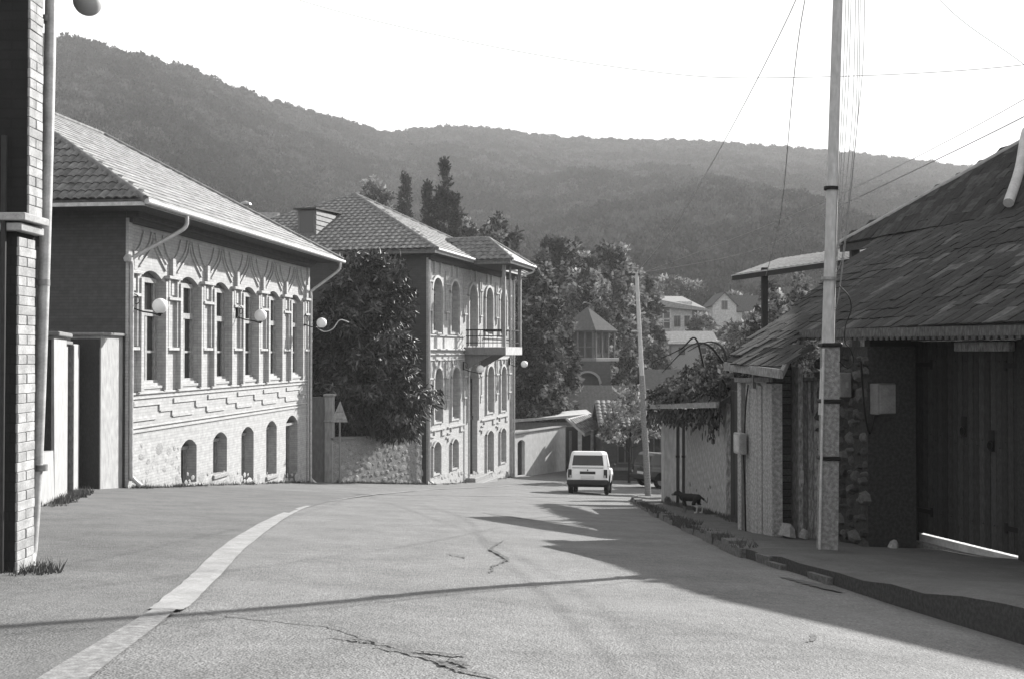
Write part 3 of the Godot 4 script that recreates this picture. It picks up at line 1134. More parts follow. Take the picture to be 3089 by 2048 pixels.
	e.tube([Vector3(-1.2, 3.41, 1.07), Vector3(15.1, 3.39, 1.07)], .065, .065, 10)
	part("gutter", e, M.gutter, t)
	for q in [[1.0, .03, .0], [14.6, L - .02, .0]]:   # downpipes with a slanting neck under the eaves
		e = MB.new(inv(t, f))
		var yb = foot.call(q[1]) + .12
		e.tube(smooth([Vector3(q[0], 3.38, 1.05), Vector3(q[0], 3.1, 1.03), Vector3(lerpf(q[0], q[1], .25), 2.85, .8), Vector3(q[1], 2.25, .13), Vector3(q[1], 2.05, .12), Vector3(q[1], 0, .12), Vector3(q[1], yb + .5, .12), Vector3(q[1] + .04, yb + .25, .14), Vector3(q[1] + .12, yb + .05, .32)], 4), .05, .05, 10)
		part("downpipe", e, M.gutter, t)
	e = MB.new(inv(t, f))
	e.lathe(Vector3(-.12, 2.12, .1), [[.0, 0], [.09, .04], [.11, .12], [.06, .2], [0.0, .22]], 10)
	part("pipe_bracket", e, M.gutter, t)
	# roof
	var E = [Vector3(-1.2, 3.465, 1.03), Vector3(15.08, 3.465, 1.03), Vector3(15.08, 3.465, -12.93), Vector3(-1.2, 3.465, -12.93)]
	var R = [Vector3(4.03, 7.39, -6), Vector3(10.4, 7.39, -6)]
	e = MB.new(inv(t, f))
	e.slab([E[0], E[1], R[1], R[0]], .06)
	e.slab([E[1], E[2], R[1]], .06)
	e.slab([E[2], E[3], R[0], R[1]], .06)
	var roof = part("roof", e, M.tile_front, t)
	e = MB.new(inv(t, f))
	e.slab([E[3] + Vector3(0, -.01, 0), E[0] + Vector3(0, -.01, 0), R[0] + Vector3(0, -.01, 0)], .05)
	part("hip_underlay", e, M.tile[0], t)
	e = MB.new(inv(t, f))   # the courses of the street-side slope, seen at too flat an angle to tell tiles apart
	for k in range(1, 22):
		var a = k / 22.0
		var p = E[0].lerp(R[0], a); var q = E[1].lerp(R[1], a)
		e.bar(p + Vector3(.1, .008, .006), q + Vector3(-.1, .008, .006), .03, .012)
	part("tile_courses", e, M.tile_front, roof, "stuff")
	var ff = f
	var inv_f = f.affine_inverse()
	tile_face(roof_holder(t, roof), ff, f * E[3], f * E[0], f * R[0], f * R[0], .2, .36, M.tile, func(p): return (inv_f * p).z > -4.9, 300)
	for q in [[E[0], R[0]], [E[1], R[1]], [R[0], R[1]]]:
		e = MB.new(inv(t, f))
		e.tube([q[0] + Vector3(0, .0, 0), q[1] + Vector3(0, .0, 0)], .09, .09, 8)
		part("ridge_cap", e, M.tile[2], t)
	# field stones of the footing
	stone_field(t, f, .35, 3.0, foot, func(s): return -2.05 - .1 * s, .42, .012, [M.brick, M.stone[3], M.brick, M.stone[2], M.brick_trim], 90, 5)
	stone_field(t, f, 2.9, 13.9, foot, func(s): return foot.call(s) + .6, .4, .018, [M.stone[3], M.brick, M.stone[2]], 60, 6)
	for q in [[-.13, .16, 1.11, "first globe lamp on the brick house, by its near corner"], [6.64, 6.93, 1.12, "second globe lamp on the brick house, before its fourth window"], [12.81, 13.45, 1.07, "globe lamp at the far corner of the brick house, against the dark tree"]]:
		var l = thing("wall_lamp", "white " + q[3], "lamp", f * Vector3(q[1], q[2], 0.0), "globe lamps on house walls")
		globe_lamp(l, f * Vector3(q[1], q[2] - .02, .06), f * Vector3(q[0], q[2], .9), .18)

func roof_holder(t, _roof):
	return t

# ------------------------------------------------------------------ the three-storey house with a balcony
func balcony_house():
	rng.seed = 99
	var f = frame(-3.576, 46.0, -0.012, 59.0)
	var L = 13.40
	var foot = func(s): return -5.45 - .0945 * s
	var t = thing("brick_house", "ornate three-storey brick house with posted balcony over its doorway", "house", f * Vector3(L / 2, foot.call(L / 2), -5.0))
	var tops = [[.62, 1.9, .84, 2.66, 3.24], [3.03, 4.26, .86, 2.68, 3.24], [5.75, 7.05, .36, 2.66, 3.24], [8.45, 9.7, .9, 2.7, 3.27], [10.98, 12.25, .9, 2.7, 3.28]]
	var mids = [[.84, 1.92, -3.0, -1.12, -.62], [3.21, 4.34, -3.0, -1.12, -.61], [5.72, 7.22, -5.75, -1.2, -.55], [8.7, 9.87, -3.0, -1.12, -.62], [11.17, 12.18, -3.03, -1.12, -.65]]
	var lows = [[.72, 1.68, -5.2, -4.0, -3.77], [3.2, 4.1, -5.2, -4.05, -3.83], [8.65, 9.78, -5.95, -4.05, -3.83], [11.08, 12.1, -5.7, -4.08, -3.86]]
	var w = MB.new(inv(t, f))
	facade(w, 0.0, L, foot, 4.2, tops + mids + lows, .38)
	part("wall", w, M.brick, t)
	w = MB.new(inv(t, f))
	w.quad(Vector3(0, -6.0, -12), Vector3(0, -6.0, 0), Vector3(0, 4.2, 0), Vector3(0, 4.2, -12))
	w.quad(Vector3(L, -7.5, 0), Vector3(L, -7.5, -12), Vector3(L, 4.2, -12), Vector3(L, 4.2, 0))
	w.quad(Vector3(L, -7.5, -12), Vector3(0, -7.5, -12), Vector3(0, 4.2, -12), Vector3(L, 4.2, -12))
	part("side_wall", w, M.brick_dark, t)  # same brick as the front, darkened to stand for its shade
	for i in tops.size() + mids.size() + lows.size():
		var o = (tops + mids + lows)[i]
		var door = i == 2
		var portal = i == 7
		var low = i >= 10
		var z = -.30
		var fr = MB.new(inv(t, f))
		var xm = (o[0] + o[1]) * .5
		fr.box(Vector3(o[0] + .002, o[2], z - .06), Vector3(o[0] + .1, o[3], z + .04))
		fr.box(Vector3(o[1] - .1, o[2], z - .06), Vector3(o[1] - .002, o[3], z + .04))
		fr.box(Vector3(xm - .05, o[2], z - .06), Vector3(xm + .05, o[3] + (o[4] - o[3]) * .8, z + .02))
		if not portal:
			fr.box(Vector3(o[0] + .1, o[2], z - .06), Vector3(o[1] - .1, o[2] + .1, z + .035))
			if not low:
				var tb = lerpf(o[2], o[4], .72)
				fr.box(Vector3(o[0] + .1, tb, z - .06), Vector3(o[1] - .1, tb + .12, z + .09))
		else:
			fr.box(Vector3(o[0] + .1, -3.15, z - .06), Vector3(o[1] - .1, -2.98, z + .12))
			fr.box(Vector3(o[0] + .1, -1.55, z - .06), Vector3(o[1] - .1, -1.4, z + .06))
		var win = part("doorway" if portal else ("balcony_door" if door else ("basement_window" if low else "window")), fr, M.frame if not portal else M.wood[3], t)
		var pn = MB.new(inv(t, f))
		arch_pane(pn, o, z - .035)
		part("pane", pn, M.glass if not portal else M.wood[0], win)
		if not portal and not door:
			var sl = MB.new(inv(t, f))
			sl.box(Vector3(o[0] + .002, o[2] - .002, z + .05), Vector3(o[1] - .002, o[2] + .07, .05))
			sl.box(Vector3(o[0] + .002, o[2] + .07, z + .05), Vector3(o[1] - .002, o[2] + .15, -.1))
			part("sill", sl, M.brick_trim, win)
		if portal:
			var lf = MB.new(inv(t, f))
			for k in 2:
				var x0 = o[0] + .11 if k == 0 else xm + .055
				var x1 = xm - .055 if k == 0 else o[1] - .11
				lf.box(Vector3(x0, -5.9, z - .03), Vector3(x1, -3.17, z + .0))
				for pz in [[-5.6, -4.6], [-4.45, -3.4]]:
					lf.cbox(Vector3(x0 + .08, pz[0], z), Vector3(x1 - .08, pz[1], z + .03), .012)
			part("door_leaf", lf, M.wood[3], win)
		var su = MB.new(inv(t, f))
		arch_band(su, o, .11 if not low else .08, -.003, .09, o[2] if not portal else -3.2)
		part("surround", su, M.white if not low else M.brick_trim, t)
	# storey bands
	for q in [[.74, .80, .10], [.15, .21, .12], [-.06, .0, .07], [.21, .74, .03], [-.30, -.24, .06]]:
		for side in [[.1, 5.0], [8.15, L - .1]]:
			var c = MB.new(inv(t, f))
			c.cbox(Vector3(side[0], q[0], -.002), Vector3(side[1], q[1], q[2]), .01)
			part("string_course", c, M.white if q[2] < .04 or q[2] > .11 else M.brick_trim, t)
	var bays = [0.3, 2.55, 5.15, 7.65, 10.45, 12.85]
	for k in bays.size() - 1:
		var a = bays[k] + .15; var b = bays[k + 1] - .15
		if k == 2:
			continue
		for q in [[a, -3.28, b, -3.22, .07], [a, -3.55, a + .45, -3.49, .06], [b - .45, -3.55, b, -3.49, .06], [a + .45, -3.55, a + .51, -3.3, .06], [b - .51, -3.55, b - .45, -3.3, .06], [a - .2, -3.72, a + .1, -3.66, .06], [a + .05, -3.9, a + .11, -3.66, .06]]:
			var c = MB.new(inv(t, f))
			c.box(Vector3(q[0], q[1], -.002), Vector3(q[2], q[3], q[4]))
			part("stepped_band", c, M.brick_trim, t)
	for k in bays.size():
		var s = bays[k]
		for lv in [[3.6, 1.75, 3.0], [-.35, -2.1, -1.1]]:
			var c = MB.new(inv(t, f))
			for dx in [-.17, .09]:
				c.box(Vector3(s + dx, lv[1] + .1, -.002), Vector3(s + dx + .08, lv[0], .08))
			c.cbox(Vector3(s - .26, lv[2], -.002), Vector3(s + .26, lv[2] + .08, .13), .01)
			c.cbox(Vector3(s - .22, lv[1] + .02, -.002), Vector3(s + .22, lv[1] + .1, .11), .01)
			c.box(Vector3(s - .05, lv[1] - .3, -.002), Vector3(s + .05, lv[1] + .02, .07))
			c.box(Vector3(s - .04, lv[1] + .5, -.002), Vector3(s + .04, lv[0] - .4, .05))
			part("pilaster", c, M.brick_trim, t)
	for k in 5:   # drop brackets under the eaves and the storey band
		for j in 2:
			var s = lerpf(tops[k][0], tops[k][1], .2 + .6 * j)
			var c = MB.new(inv(t, f))
			c.box(Vector3(s - .05, 3.42, -.002), Vector3(s + .05, 4.0, .09))
			part("eaves_bracket", c, M.brick_trim, t)
			if k != 2:
				c = MB.new(inv(t, f))
				c.bar(Vector3(s, -.32, .04), Vector3(s + .16 * (1 - 2 * j), -.6, .04), .08, .08)
				part("arch_rib", c, M.brick_trim, t)
	for s in [0.0, L - .2]:
		var c = MB.new(inv(t, f))
		c.box(Vector3(s - .02, foot.call(s), -.003), Vector3(s + .2, 4.0, .08))
		part("corner_strip", c, M.brick_trim, t)
	for s in [-.06, 5.42, L + .02]:
		var c = MB.new(inv(t, f))
		var hi = 3.9 if s != 5.42 else -.1
		c.tube([Vector3(s, hi, .15), Vector3(s, foot.call(s) + .15, .15), Vector3(s + .05, foot.call(s) + .05, .3)], .05, .05, 8)
		part("downpipe", c, M.gutter, t)
	# balcony
	var b = MB.new(inv(t, f))
	b.box(Vector3(5.05, -.05, .002), Vector3(7.95, .30, 2.0))
	var bal = part("balcony", b, M.plaster_grey, t)
	b = MB.new(inv(t, f))
	b.box(Vector3(5.04, -.06, 2.002), Vector3(7.96, .31, 2.03))
	part("edge_board", b, M.white, bal)
	for s in [5.1, 6.15, 7.88]:
		b = MB.new(inv(t, f))
		var r = .075 if s != 6.15 else .045
		b.cbox(Vector3(s - r, .31, 1.93 - r), Vector3(s + r, 4.05, 1.93 + r), .01)
		part("post", b, M.paint, bal)
	b = MB.new(inv(t, f))
	b.box(Vector3(5.05, 1.05, 1.9), Vector3(7.92, 1.11, 1.96))
	b.box(Vector3(5.07, 1.05, .1), Vector3(5.13, 1.11, 1.9))
	b.box(Vector3(7.85, 1.05, .1), Vector3(7.91, 1.11, 1.9))
	b.box(Vector3(5.07, .78, .1), Vector3(5.12, .82, 1.9))
	b.box(Vector3(5.07, .48, .1), Vector3(5.12, .52, 1.9))
	b.box(Vector3(5.12, .48, 1.91), Vector3(7.9, .52, 1.95))
	part("rail", b, M.iron, bal)
	for k in 22:
		b = MB.new(inv(t, f))
		if k < 9:
			var z = .2 + k * .2
			b.box(Vector3(5.085, .31, z - .01), Vector3(5.105, 1.05, z + .01))
		else:
			var x = 5.2 + (k - 9) * .21
			b.box(Vector3(x - .01, .31, 1.92), Vector3(x + .01, 1.05, 1.94))
		part("baluster", b, M.iron, bal)
	for s in [5.3, 7.6]:
		b = MB.new(inv(t, f))
		b.hexa([Vector3(s - .07, -.7, .0), Vector3(s + .07, -.7, .0), Vector3(s + .07, -.7, .12), Vector3(s - .07, -.7, .12)], [Vector3(s - .07, -.052, .0), Vector3(s + .07, -.052, .0), Vector3(s + .07, -.052, 1.3), Vector3(s - .07, -.052, 1.3)])
		part("bracket", b, M.plaster_grey, bal)
	# roof
	var e = MB.new(inv(t, f))
	e.box(Vector3(-.62, 4.15, -12.6), Vector3(14.0, 4.22, .6))
	e.box(Vector3(4.6, 4.08, .602), Vector3(8.6, 4.16, 2.4))
	part("soffit", e, M.soffit, t)
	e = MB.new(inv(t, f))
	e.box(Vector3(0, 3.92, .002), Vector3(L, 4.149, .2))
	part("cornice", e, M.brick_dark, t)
	e = MB.new(inv(t, f))
	for q in [[Vector3(-.66, 4.13, .602), Vector3(4.55, 4.28, .66)], [Vector3(8.65, 4.13, .602), Vector3(14.04, 4.28, .66)], [Vector3(4.5, 4.06, 2.402), Vector3(8.7, 4.22, 2.45)]]:
		e.box(q[0], q[1])
	part("fascia", e, M.gutter, t)
	e = MB.new(inv(t, f))
	e.box(Vector3(4.55, 4.06, .662), Vector3(4.598, 4.3, 2.4))
	e.box(Vector3(-.66, 4.13, -12.6), Vector3(-.622, 4.3, .6))
	part("side_fascia", e, M.wood_grey, t)
	e = MB.new(inv(t, f))
	e.tube([Vector3(-.66, 4.28, .73), Vector3(4.5, 4.26, .73)], .06, .06, 8)
	e.tube([Vector3(4.5, 4.22, 2.52), Vector3(8.75, 4.2, 2.52)], .06, .06, 8)
	e.tube([Vector3(8.65, 4.2, 2.5), Vector3(8.6, 3.95, 2.4), Vector3(7.9, 3.7, 1.95)], .045, .045, 8)
	part("gutter", e, M.gutter, t)
	var E = [Vector3(-.7, 4.3, .72), Vector3(14.1, 4.3, .72), Vector3(14.1, 4.3, -12.7), Vector3(-.7, 4.3, -12.7)]
	var A = Vector3(6.4, 7.78, -6)
	e = MB.new(inv(t, f))
	e.slab([E[0], E[1], A], .06)
	e.slab([E[1], E[2], A], .06)
	e.slab([E[2], E[3], A], .06)
	var roof = part("roof", e, M.tile_front, t)
	e = MB.new(inv(t, f))
	for k in range(1, 20):
		var a = k / 20.0
		e.bar(E[0].lerp(A, a) + Vector3(.1, .014, .012), E[1].lerp(A, a) + Vector3(-.1, .014, .012), .05, .022)
	part("tile_courses", e, M.tile_front, roof, "stuff")
	e = MB.new(inv(t, f))
	e.slab([E[3] + Vector3(0, -.01, 0), E[0] + Vector3(0, -.01, 0), A + Vector3(0, -.01, 0)], .05)
	part("hip_underlay", e, M.tile[1], t)
	tile_face(t, f, f * E[3], f * E[0], f * A, f * A, .3, .40, M.tile, func(p): return true, 300)
	# hipped roof over the balcony
	var G0 = Vector3(4.5, 4.24, 2.5); var G1 = Vector3(8.72, 4.24, 2.5); var B1 = Vector3(6.6, 5.45, .75); var B2 = Vector3(6.6, 5.45, -1.4)
	e = MB.new(inv(t, f))
	e.slab([G0, G1, B1], .05)
	e.slab([G1, Vector3(8.72, 4.24, .4), B2, B1], .05)
	part("porch_roof", e, M.tile_front, t)
	e = MB.new(inv(t, f))
	e.slab([Vector3(4.5, 4.23, .3), G0 + Vector3(0, -.01, 0), B1 + Vector3(0, -.01, 0), B2 + Vector3(0, -.01, 0)], .05)
	part("hip_underlay", e, M.tile[1], t)
	tile_face(t, f, f * Vector3(4.5, 4.24, .3), f * G0, f * B2, f * B1, .3, .40, M.tile, func(p): return true, 300)
	for q in [[E[0], A], [E[1], A], [E[3], A], [G0, B1], [G1, B1], [B1, B2]]:
		e = MB.new(inv(t, f))
		e.tube([q[0], q[1]], .09, .09, 8)
		part("ridge_cap", e, M.tile[3], t)
	# dormer on the side slope facing the viewer
	var dm = MB.new(inv(t, f))
	dm.box(Vector3(1.05, 5.1, -6.42), Vector3(3.2, 6.34, -5.58))
	var dorm = part("dormer", dm, M.wood_grey, t)
	dm = MB.new(inv(t, f))
	dm.quad(Vector3(1.04, 5.33, -6.34), Vector3(1.04, 5.33, -5.66), Vector3(1.04, 6.28, -5.66), Vector3(1.04, 6.28, -6.34))
	part("pane", dm, M.glass, dorm)
	dm = MB.new(inv(t, f))
	dm.hexa([Vector3(.85, 6.342, -6.55), Vector3(3.6, 6.45, -6.55), Vector3(3.6, 6.45, -5.45), Vector3(.85, 6.342, -5.45)], [Vector3(.85, 6.41, -6.55), Vector3(3.6, 6.52, -6.55), Vector3(3.6, 6.52, -5.45), Vector3(.85, 6.41, -5.45)])
	part("roof", dm, M.wood[2], dorm)
	dm = MB.new(inv(t, f))
	for k in 5:   # boarded cheek on the sunny side
		dm.box(Vector3(1.1, 5.25 + k * .22, -5.578), Vector3(3.15, 5.42 + k * .22, -5.55))
	part("cheek_boards", dm, M.plaster, dorm)
	stone_field(t, f, .2, 13.2, foot, func(s): return foot.call(s) + .55, .36, .03, [M.stone[3], M.brick], 50, 16)
	var st = MB.new(inv(t, f))
	st.cbox(Vector3(5.3, -6.2, .03), Vector3(7.5, -5.76, .5), .02)
	st.cbox(Vector3(5.0, -6.3, .5), Vector3(7.8, -5.95, .85), .02)
	part("door_step", st, M.stone[2], t)
	for q in [[4.7, "globe lamp left of the doorway under the balcony", -.70, .2], [12.6, "globe lamp at the far right corner of the balcony house", -.55, .2]]:
		var l = thing("wall_lamp", "white " + q[1], "lamp", f * Vector3(q[0], q[2], 0.0), "globe lamps on house walls")
		globe_lamp(l, f * Vector3(q[0], q[2], .1), f * Vector3(q[0] - .1, q[2], .95), .18)

# ------------------------------------------------------------------ walls and low buildings further down
func flat_house(called, label, at0, lo, hi, wall_m, group = ""):   # a plain box of a building; lo and hi are [x, y, d]
	var t = thing(called, label, "house", at0, group)
	var m = MB.new(inv(t))
	m.box(P(lo[0], lo[1], lo[2]), P(hi[0], hi[1], hi[2]))
	part("wall", m, wall_m, t)
	return t

func windows_on(t, list, z_out, frame_m, pane_m):   # [x0, y0, x1, y1, d] on walls facing the viewer
	for q in list:
		var m = MB.new(inv(t))
		var w = .07
		for b in [[q[0], q[1], q[0] + w, q[3]], [q[2] - w, q[1], q[2], q[3]], [q[0] + w, q[3] - w, q[2] - w, q[3]], [q[0] + w, q[1], q[2] - w, q[1] + w], [(q[0] + q[2]) / 2 - w / 2, q[1] + w, (q[0] + q[2]) / 2 + w / 2, q[3] - w]]:
			m.box(P(b[0], b[1], q[4] + .02), P(b[2], b[3], q[4] - z_out))
		var win = part("window", m, frame_m, t)
		m = MB.new(inv(t))
		m.quad(P(q[0] + .01, q[1] + .01, q[4] - .012), P(q[2] - .01, q[1] + .01, q[4] - .012), P(q[2] - .01, q[3] - .01, q[4] - .012), P(q[0] + .01, q[3] - .01, q[4] - .012))
		part("pane", m, pane_m, win)

func walls_beyond():
	rng.seed = 123
	# tall cross wall and the stone wall under the dark tree
	var t = thing("garden_wall", "tall grey plastered wall end beside the long brick house", "wall", P(-7.1, -4.8, 41.2))
	var m = MB.new(inv(t))
	m.box(P(-8.2, -5.4, 41.0), P(-6.78, -1.62, 41.35))
	part("wall", m, M.plaster_grey, t)
	m = MB.new(inv(t))
	m.cbox(P(-6.98, -5.4, 40.93), P(-6.66, -1.6, 41.4), .02)
	m.cbox(P(-7.02, -1.59, 40.88), P(-6.6, -1.5, 41.45), .02)
	m.cbox(P(-7.0, -2.55, 40.9), P(-6.63, -2.47, 41.42), .02)
	part("end_pier", m, M.plaster, t)
	var f = frame(-6.66, 41.0, -3.72, 45.75)
	var foot = func(s): return ground_y(-6.66 + .52 * s, 41.0 + .85 * s) - .15
	t = thing("stone_wall", "rough stone garden wall overhung by the dark tree", "wall", f * Vector3(2.8, foot.call(2.8), -.2))
	m = MB.new(inv(t, f))
	m.hexa([Vector3(0, -5.8, -.4), Vector3(5.55, -5.9, -.4), Vector3(5.55, -5.9, 0), Vector3(0, -5.8, 0)], [Vector3(0, -3.2, -.4), Vector3(5.55, -3.36, -.4), Vector3(5.55, -3.36, 0), Vector3(0, -3.2, 0)])
	part("wall", m, M.mortar, t)
	m = MB.new(inv(t, f))
	m.hexa([Vector3(-.1, -3.199, -.5), Vector3(5.55, -3.359, -.5), Vector3(5.55, -3.359, .1), Vector3(-.1, -3.199, .1)], [Vector3(-.1, -3.12, -.5), Vector3(5.55, -3.28, -.5), Vector3(5.55, -3.28, .1), Vector3(-.1, -3.12, .1)])
	part("coping", m, M.plaster_grey, t)
	stone_field(t, f, 0.0, 5.5, foot, func(s): return -3.2 - .03 * s, .36, .03, M.stone, 220, 31)
	# plastered wall with a door beyond the balcony house
	f = frame(.1, 59.95, 3.2, 66.0)
	foot = func(s): return ground_y(.1 + .456 * s, 59.95 + .89 * s) - .15
	t = thing("street_wall", "whitewashed wall with a narrow door past the balcony house", "wall", f * Vector3(3.4, foot.call(3.4), -.2))
	m = MB.new(inv(t, f))
	facade(m, 0.0, 6.8, foot, -4.38, [[.45, 1.35, -6.7, -4.9, -4.75]], .25)
	m.box(Vector3(0, -7.5, -.5), Vector3(6.8, -4.38, -.26))
	part("wall", m, M.plaster_white, t)
	m = MB.new(inv(t, f))
	m.cbox(Vector3(-.1, -4.378, -.55), Vector3(1.7, -4.25, .12), .02)
	m.cbox(Vector3(1.702, -4.378, -.5), Vector3(6.9, -4.3, .07), .02)
	part("coping", m, M.plaster_grey, t)
	m = MB.new(inv(t, f))
	m.box(Vector3(.46, -6.75, -.24), Vector3(1.34, -4.8, -.19))
	part("door", m, M.wood[3], t)
	# low building behind that wall
	t = flat_house("low_house", "low plain house with a white roof edge behind the whitewashed wall", P(2.4, -7, 68.0), [.05, -7.5, 66.6], [4.6, -4.15, 71.0], M.plaster_grey)
	m = MB.new(inv(t))
	m.hexa([P(-.1, -4.1, 71.2), P(4.8, -3.75, 71.2), P(4.8, -3.75, 66.3), P(-.1, -4.15, 66.3)], [P(-.1, -3.98, 71.2), P(4.8, -3.6, 71.2), P(4.8, -3.6, 66.3), P(-.1, -4.02, 66.3)])
	part("roof", m, M.white, t)
	# tiled gate canopy
	t = thing("gate_canopy", "small tiled lean-to canopy on white posts behind the white car", "canopy", P(4.2, -6.7, 63.2))
	var c0 = P(3.05, -3.66, 61.9); var c1 = P(4.45, -3.52, 64.6); var c2 = P(5.35, -4.36, 64.4); var c3 = P(4.05, -4.5, 61.8)
	m = MB.new(inv(t))
	m.slab([c3, c2, c1, c0], .09)
	part("roof", m, M.tile_front, t)
	tile_face(t, null, c3, c2, c0, c1, .28, .38, M.tile, func(p): return true, 60)
	m = MB.new(inv(t))
	m.bar(c3 + Vector3(0, -.06, 0), c2 + Vector3(0, -.06, 0), .06, .14)
	m.bar(c0 + Vector3(0, .02, 0), c3 + Vector3(0, -.04, 0), .06, .12)
	part("fascia", m, M.white, t)
	for q in [[3.82, 62.0, .11, M.white], [4.55, 62.6, .08, M.paint], [3.3, 62.2, .07, M.wood_grey]]:
		m = MB.new(inv(t))
		m.cbox(P(q[0] - q[2], -7.0, q[1] + .1), P(q[0] + q[2], -4.35, q[1] - .1), .015)
		part("post", m, q[3], t)
	m = MB.new(inv(t))
	m.box(P(3.2, -7.0, 64.9), P(5.2, -4.3, 65.0))
	part("gate", m, M.wood[1], t)
	# dark cottage where the street turns
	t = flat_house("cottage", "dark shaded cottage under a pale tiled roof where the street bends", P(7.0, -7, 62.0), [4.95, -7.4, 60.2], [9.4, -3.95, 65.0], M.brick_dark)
	windows_on(t, [[5.75, -6.0, 6.6, -4.55, 60.2], [7.35, -5.95, 8.15, -4.55, 60.2]], .05, M.wood_grey, M.glass)
	m = MB.new(inv(t))
	m.box(P(5.0, -6.35, 60.2), P(9.3, -6.2, 60.0))
	part("ledge", m, M.plaster_grey, t)
	var r0 = P(4.7, -4.0, 59.8); var r1 = P(9.7, -4.0, 59.8); var r2 = P(9.7, -2.75, 62.6); var r3 = P(4.7, -2.75, 62.6)
	m = MB.new(inv(t))
	m.slab([r0, r1, r2, r3], .07)
	m.slab([r3, r2, P(9.7, -4.0, 65.4), P(4.7, -4.0, 65.4)], .07)
	part("roof", m, M.tile[2], t)
	tile_face(t, null, r0, r1, r3, r2, .3, .4, M.tile, func(p): return p.x < 9.0, 120)
	# low house with a broad dark hipped roof
	t = flat_house("low_house", "low house under a broad plain dark hipped roof below the turret", P(5.5, -7, 75), [2.4, -7.6, 71.5], [10.4, -4.3, 80.0], M.plaster_grey)
	m = MB.new(inv(t))
	var q0 = P(1.9, -4.35, 71.0); var q1 = P(10.9, -4.35, 71.0); var q2 = P(10.9, -4.35, 80.5); var q3 = P(1.9, -4.35, 80.5)
	var a0 = P(4.9, -2.15, 75.0); var a1 = P(7.9, -2.15, 75.0)
	m.slab([q0, q1, a1, a0], .1)
	m.slab([q3, q0, a0], .1)
	m.slab([q1, q2, a1], .1)
	m.slab([q2, q3, a0, a1], .1)
	part("roof", m, M.shingle_far, t)
	# turret
	t = thing("turret", "small turret with pyramid roof, railed gallery and arched base", "tower", P(6.0, -7, 90.0))
	var fb = frame(3.9, 89.0, 7.15, 86.8)
	fb.basis = fb.basis.scaled_local(Vector3(.84, 1, .84))
	var fs = frame(4.55, 86.6, 7.75, 86.6)
	var m2 = MB.new(inv(t, fs))
	facade(m2, .0, 3.2, func(s): return -7.5, -.62, [[.45, 2.35, -4.5, -2.45, -1.5]], .5)
	m2.box(Vector3(0, -7.5, -3.0), Vector3(3.2, -.62, -.52))
	m2.quad(Vector3(3.2, -7.5, 0), Vector3(3.2, -7.5, -.52), Vector3(3.2, -.62, -.52), Vector3(3.2, -.62, 0))
	part("base", m2, M.brick_dark, t)
	m = MB.new(inv(t, fs))
	arch_band(m, [.45, 2.35, -4.5, -2.45, -1.5], .16, -.002, .1, -4.5)
	part("arch_surround", m, M.stone[1], t)
	m = MB.new(inv(t, fb))
	m.cbox(Vector3(-.25, -.618, -4.2), Vector3(4.15, -.35, .3), .03)
	part("gallery", m, M.plaster_grey, t)
	m = MB.new(inv(t, fb))
	m.box(Vector3(.5, -.348, -3.4), Vector3(3.3, 1.75, -.6))
	part("room", m, M.brick_dark, t)
	for k in 3:
		m = MB.new(inv(t, fb))
		m.box(Vector3(3.302, .1, -1.1 - k * .9), Vector3(3.34, 1.4, -1.6 - k * .9))
		part("window", m, M.pane_far, t)
	for z in [-.2, -1.4, -2.6, -3.8]:
		m = MB.new(inv(t, fb))
		m.box(Vector3(3.75, -.348, z - .07), Vector3(3.89, 1.72, z + .07))
		part("post", m, M.wood_grey, t)
	for x in [0.25, 1.15, 1.95, 2.75, 3.6]:
		m = MB.new(inv(t, fb))
		m.box(Vector3(x - .07, -.348, -.1), Vector3(x + .07, 1.8, .05))
		part("post", m, M.wood_grey, t)
	m = MB.new(inv(t, fb))
	m.box(Vector3(.0, .5, -.06), Vector3(3.9, .58, .0))
	part("rail", m, M.wood_grey, t)
	m = MB.new(inv(t, fb))
	var ap = Vector3(1.95, 3.8, -1.9)
	var ev = [Vector3(-.2, 1.84, .3), Vector3(4.1, 1.84, .3), Vector3(4.1, 1.84, -4.1), Vector3(-.2, 1.84, -4.1)]
	for k in 4:
		m.slab([ev[k], ev[(k + 1) % 4], ap], .1)
	m.box(Vector3(-.15, 1.72, -4.0), Vector3(4.05, 1.79, .25))
	part("roof", m, M.sheet, t)

# ------------------------------------------------------------------ houses on the slope
func gable_house(called, label, x0, x1, d0, d1, y0, ye, yr, wall_m, roof_m, along_x = false):
	var t = thing(called, label, "house", P((x0 + x1) / 2, y0, (d0 + d1) / 2), "")
	var m = MB.new(inv(t))
	m.box(P(x0, y0 - 3.0, d1), P(x1, ye, d0))
	var xm = (x0 + x1) / 2; var dm = (d0 + d1) / 2
	if along_x:
		for x in [x0, x1]:
			m.slab([P(x, ye, d0), P(x, ye, d1), P(x, yr - .1, dm)] if x == x1 else [P(x, ye, d1), P(x, ye, d0), P(x, yr - .1, dm)], .2)
	else:
		m.slab([P(x0, ye, d0), P(x1, ye, d0), P(xm, yr - .1, d0)], .2)
		m.slab([P(x1, ye, d1), P(x0, ye, d1), P(xm, yr - .1, d1)], .2)
	part("wall", m, wall_m, t)
	m = MB.new(inv(t))
	var o = .35
	if along_x:
		m.slab([P(x0 - o, ye - .15, d0 - o), P(x1 + o, ye - .15, d0 - o), P(x1 + o, yr, dm), P(x0 - o, yr, dm)], .12)
		m.slab([P(x1 + o, ye - .15, d1 + o), P(x0 - o, ye - .15, d1 + o), P(x0 - o, yr, dm), P(x1 + o, yr, dm)], .12)
	else:
		m.slab([P(x1 + o, ye - .15, d0 - o), P(x1 + o, ye - .15, d1 + o), P(xm, yr, d1 + o), P(xm, yr, d0 - o)], .12)
		m.slab([P(x0 - o, ye - .15, d1 + o), P(x0 - o, ye - .15, d0 - o), P(xm, yr, d0 - o), P(xm, yr, d1 + o)], .12)
	part("roof", m, roof_m, t)
	return t

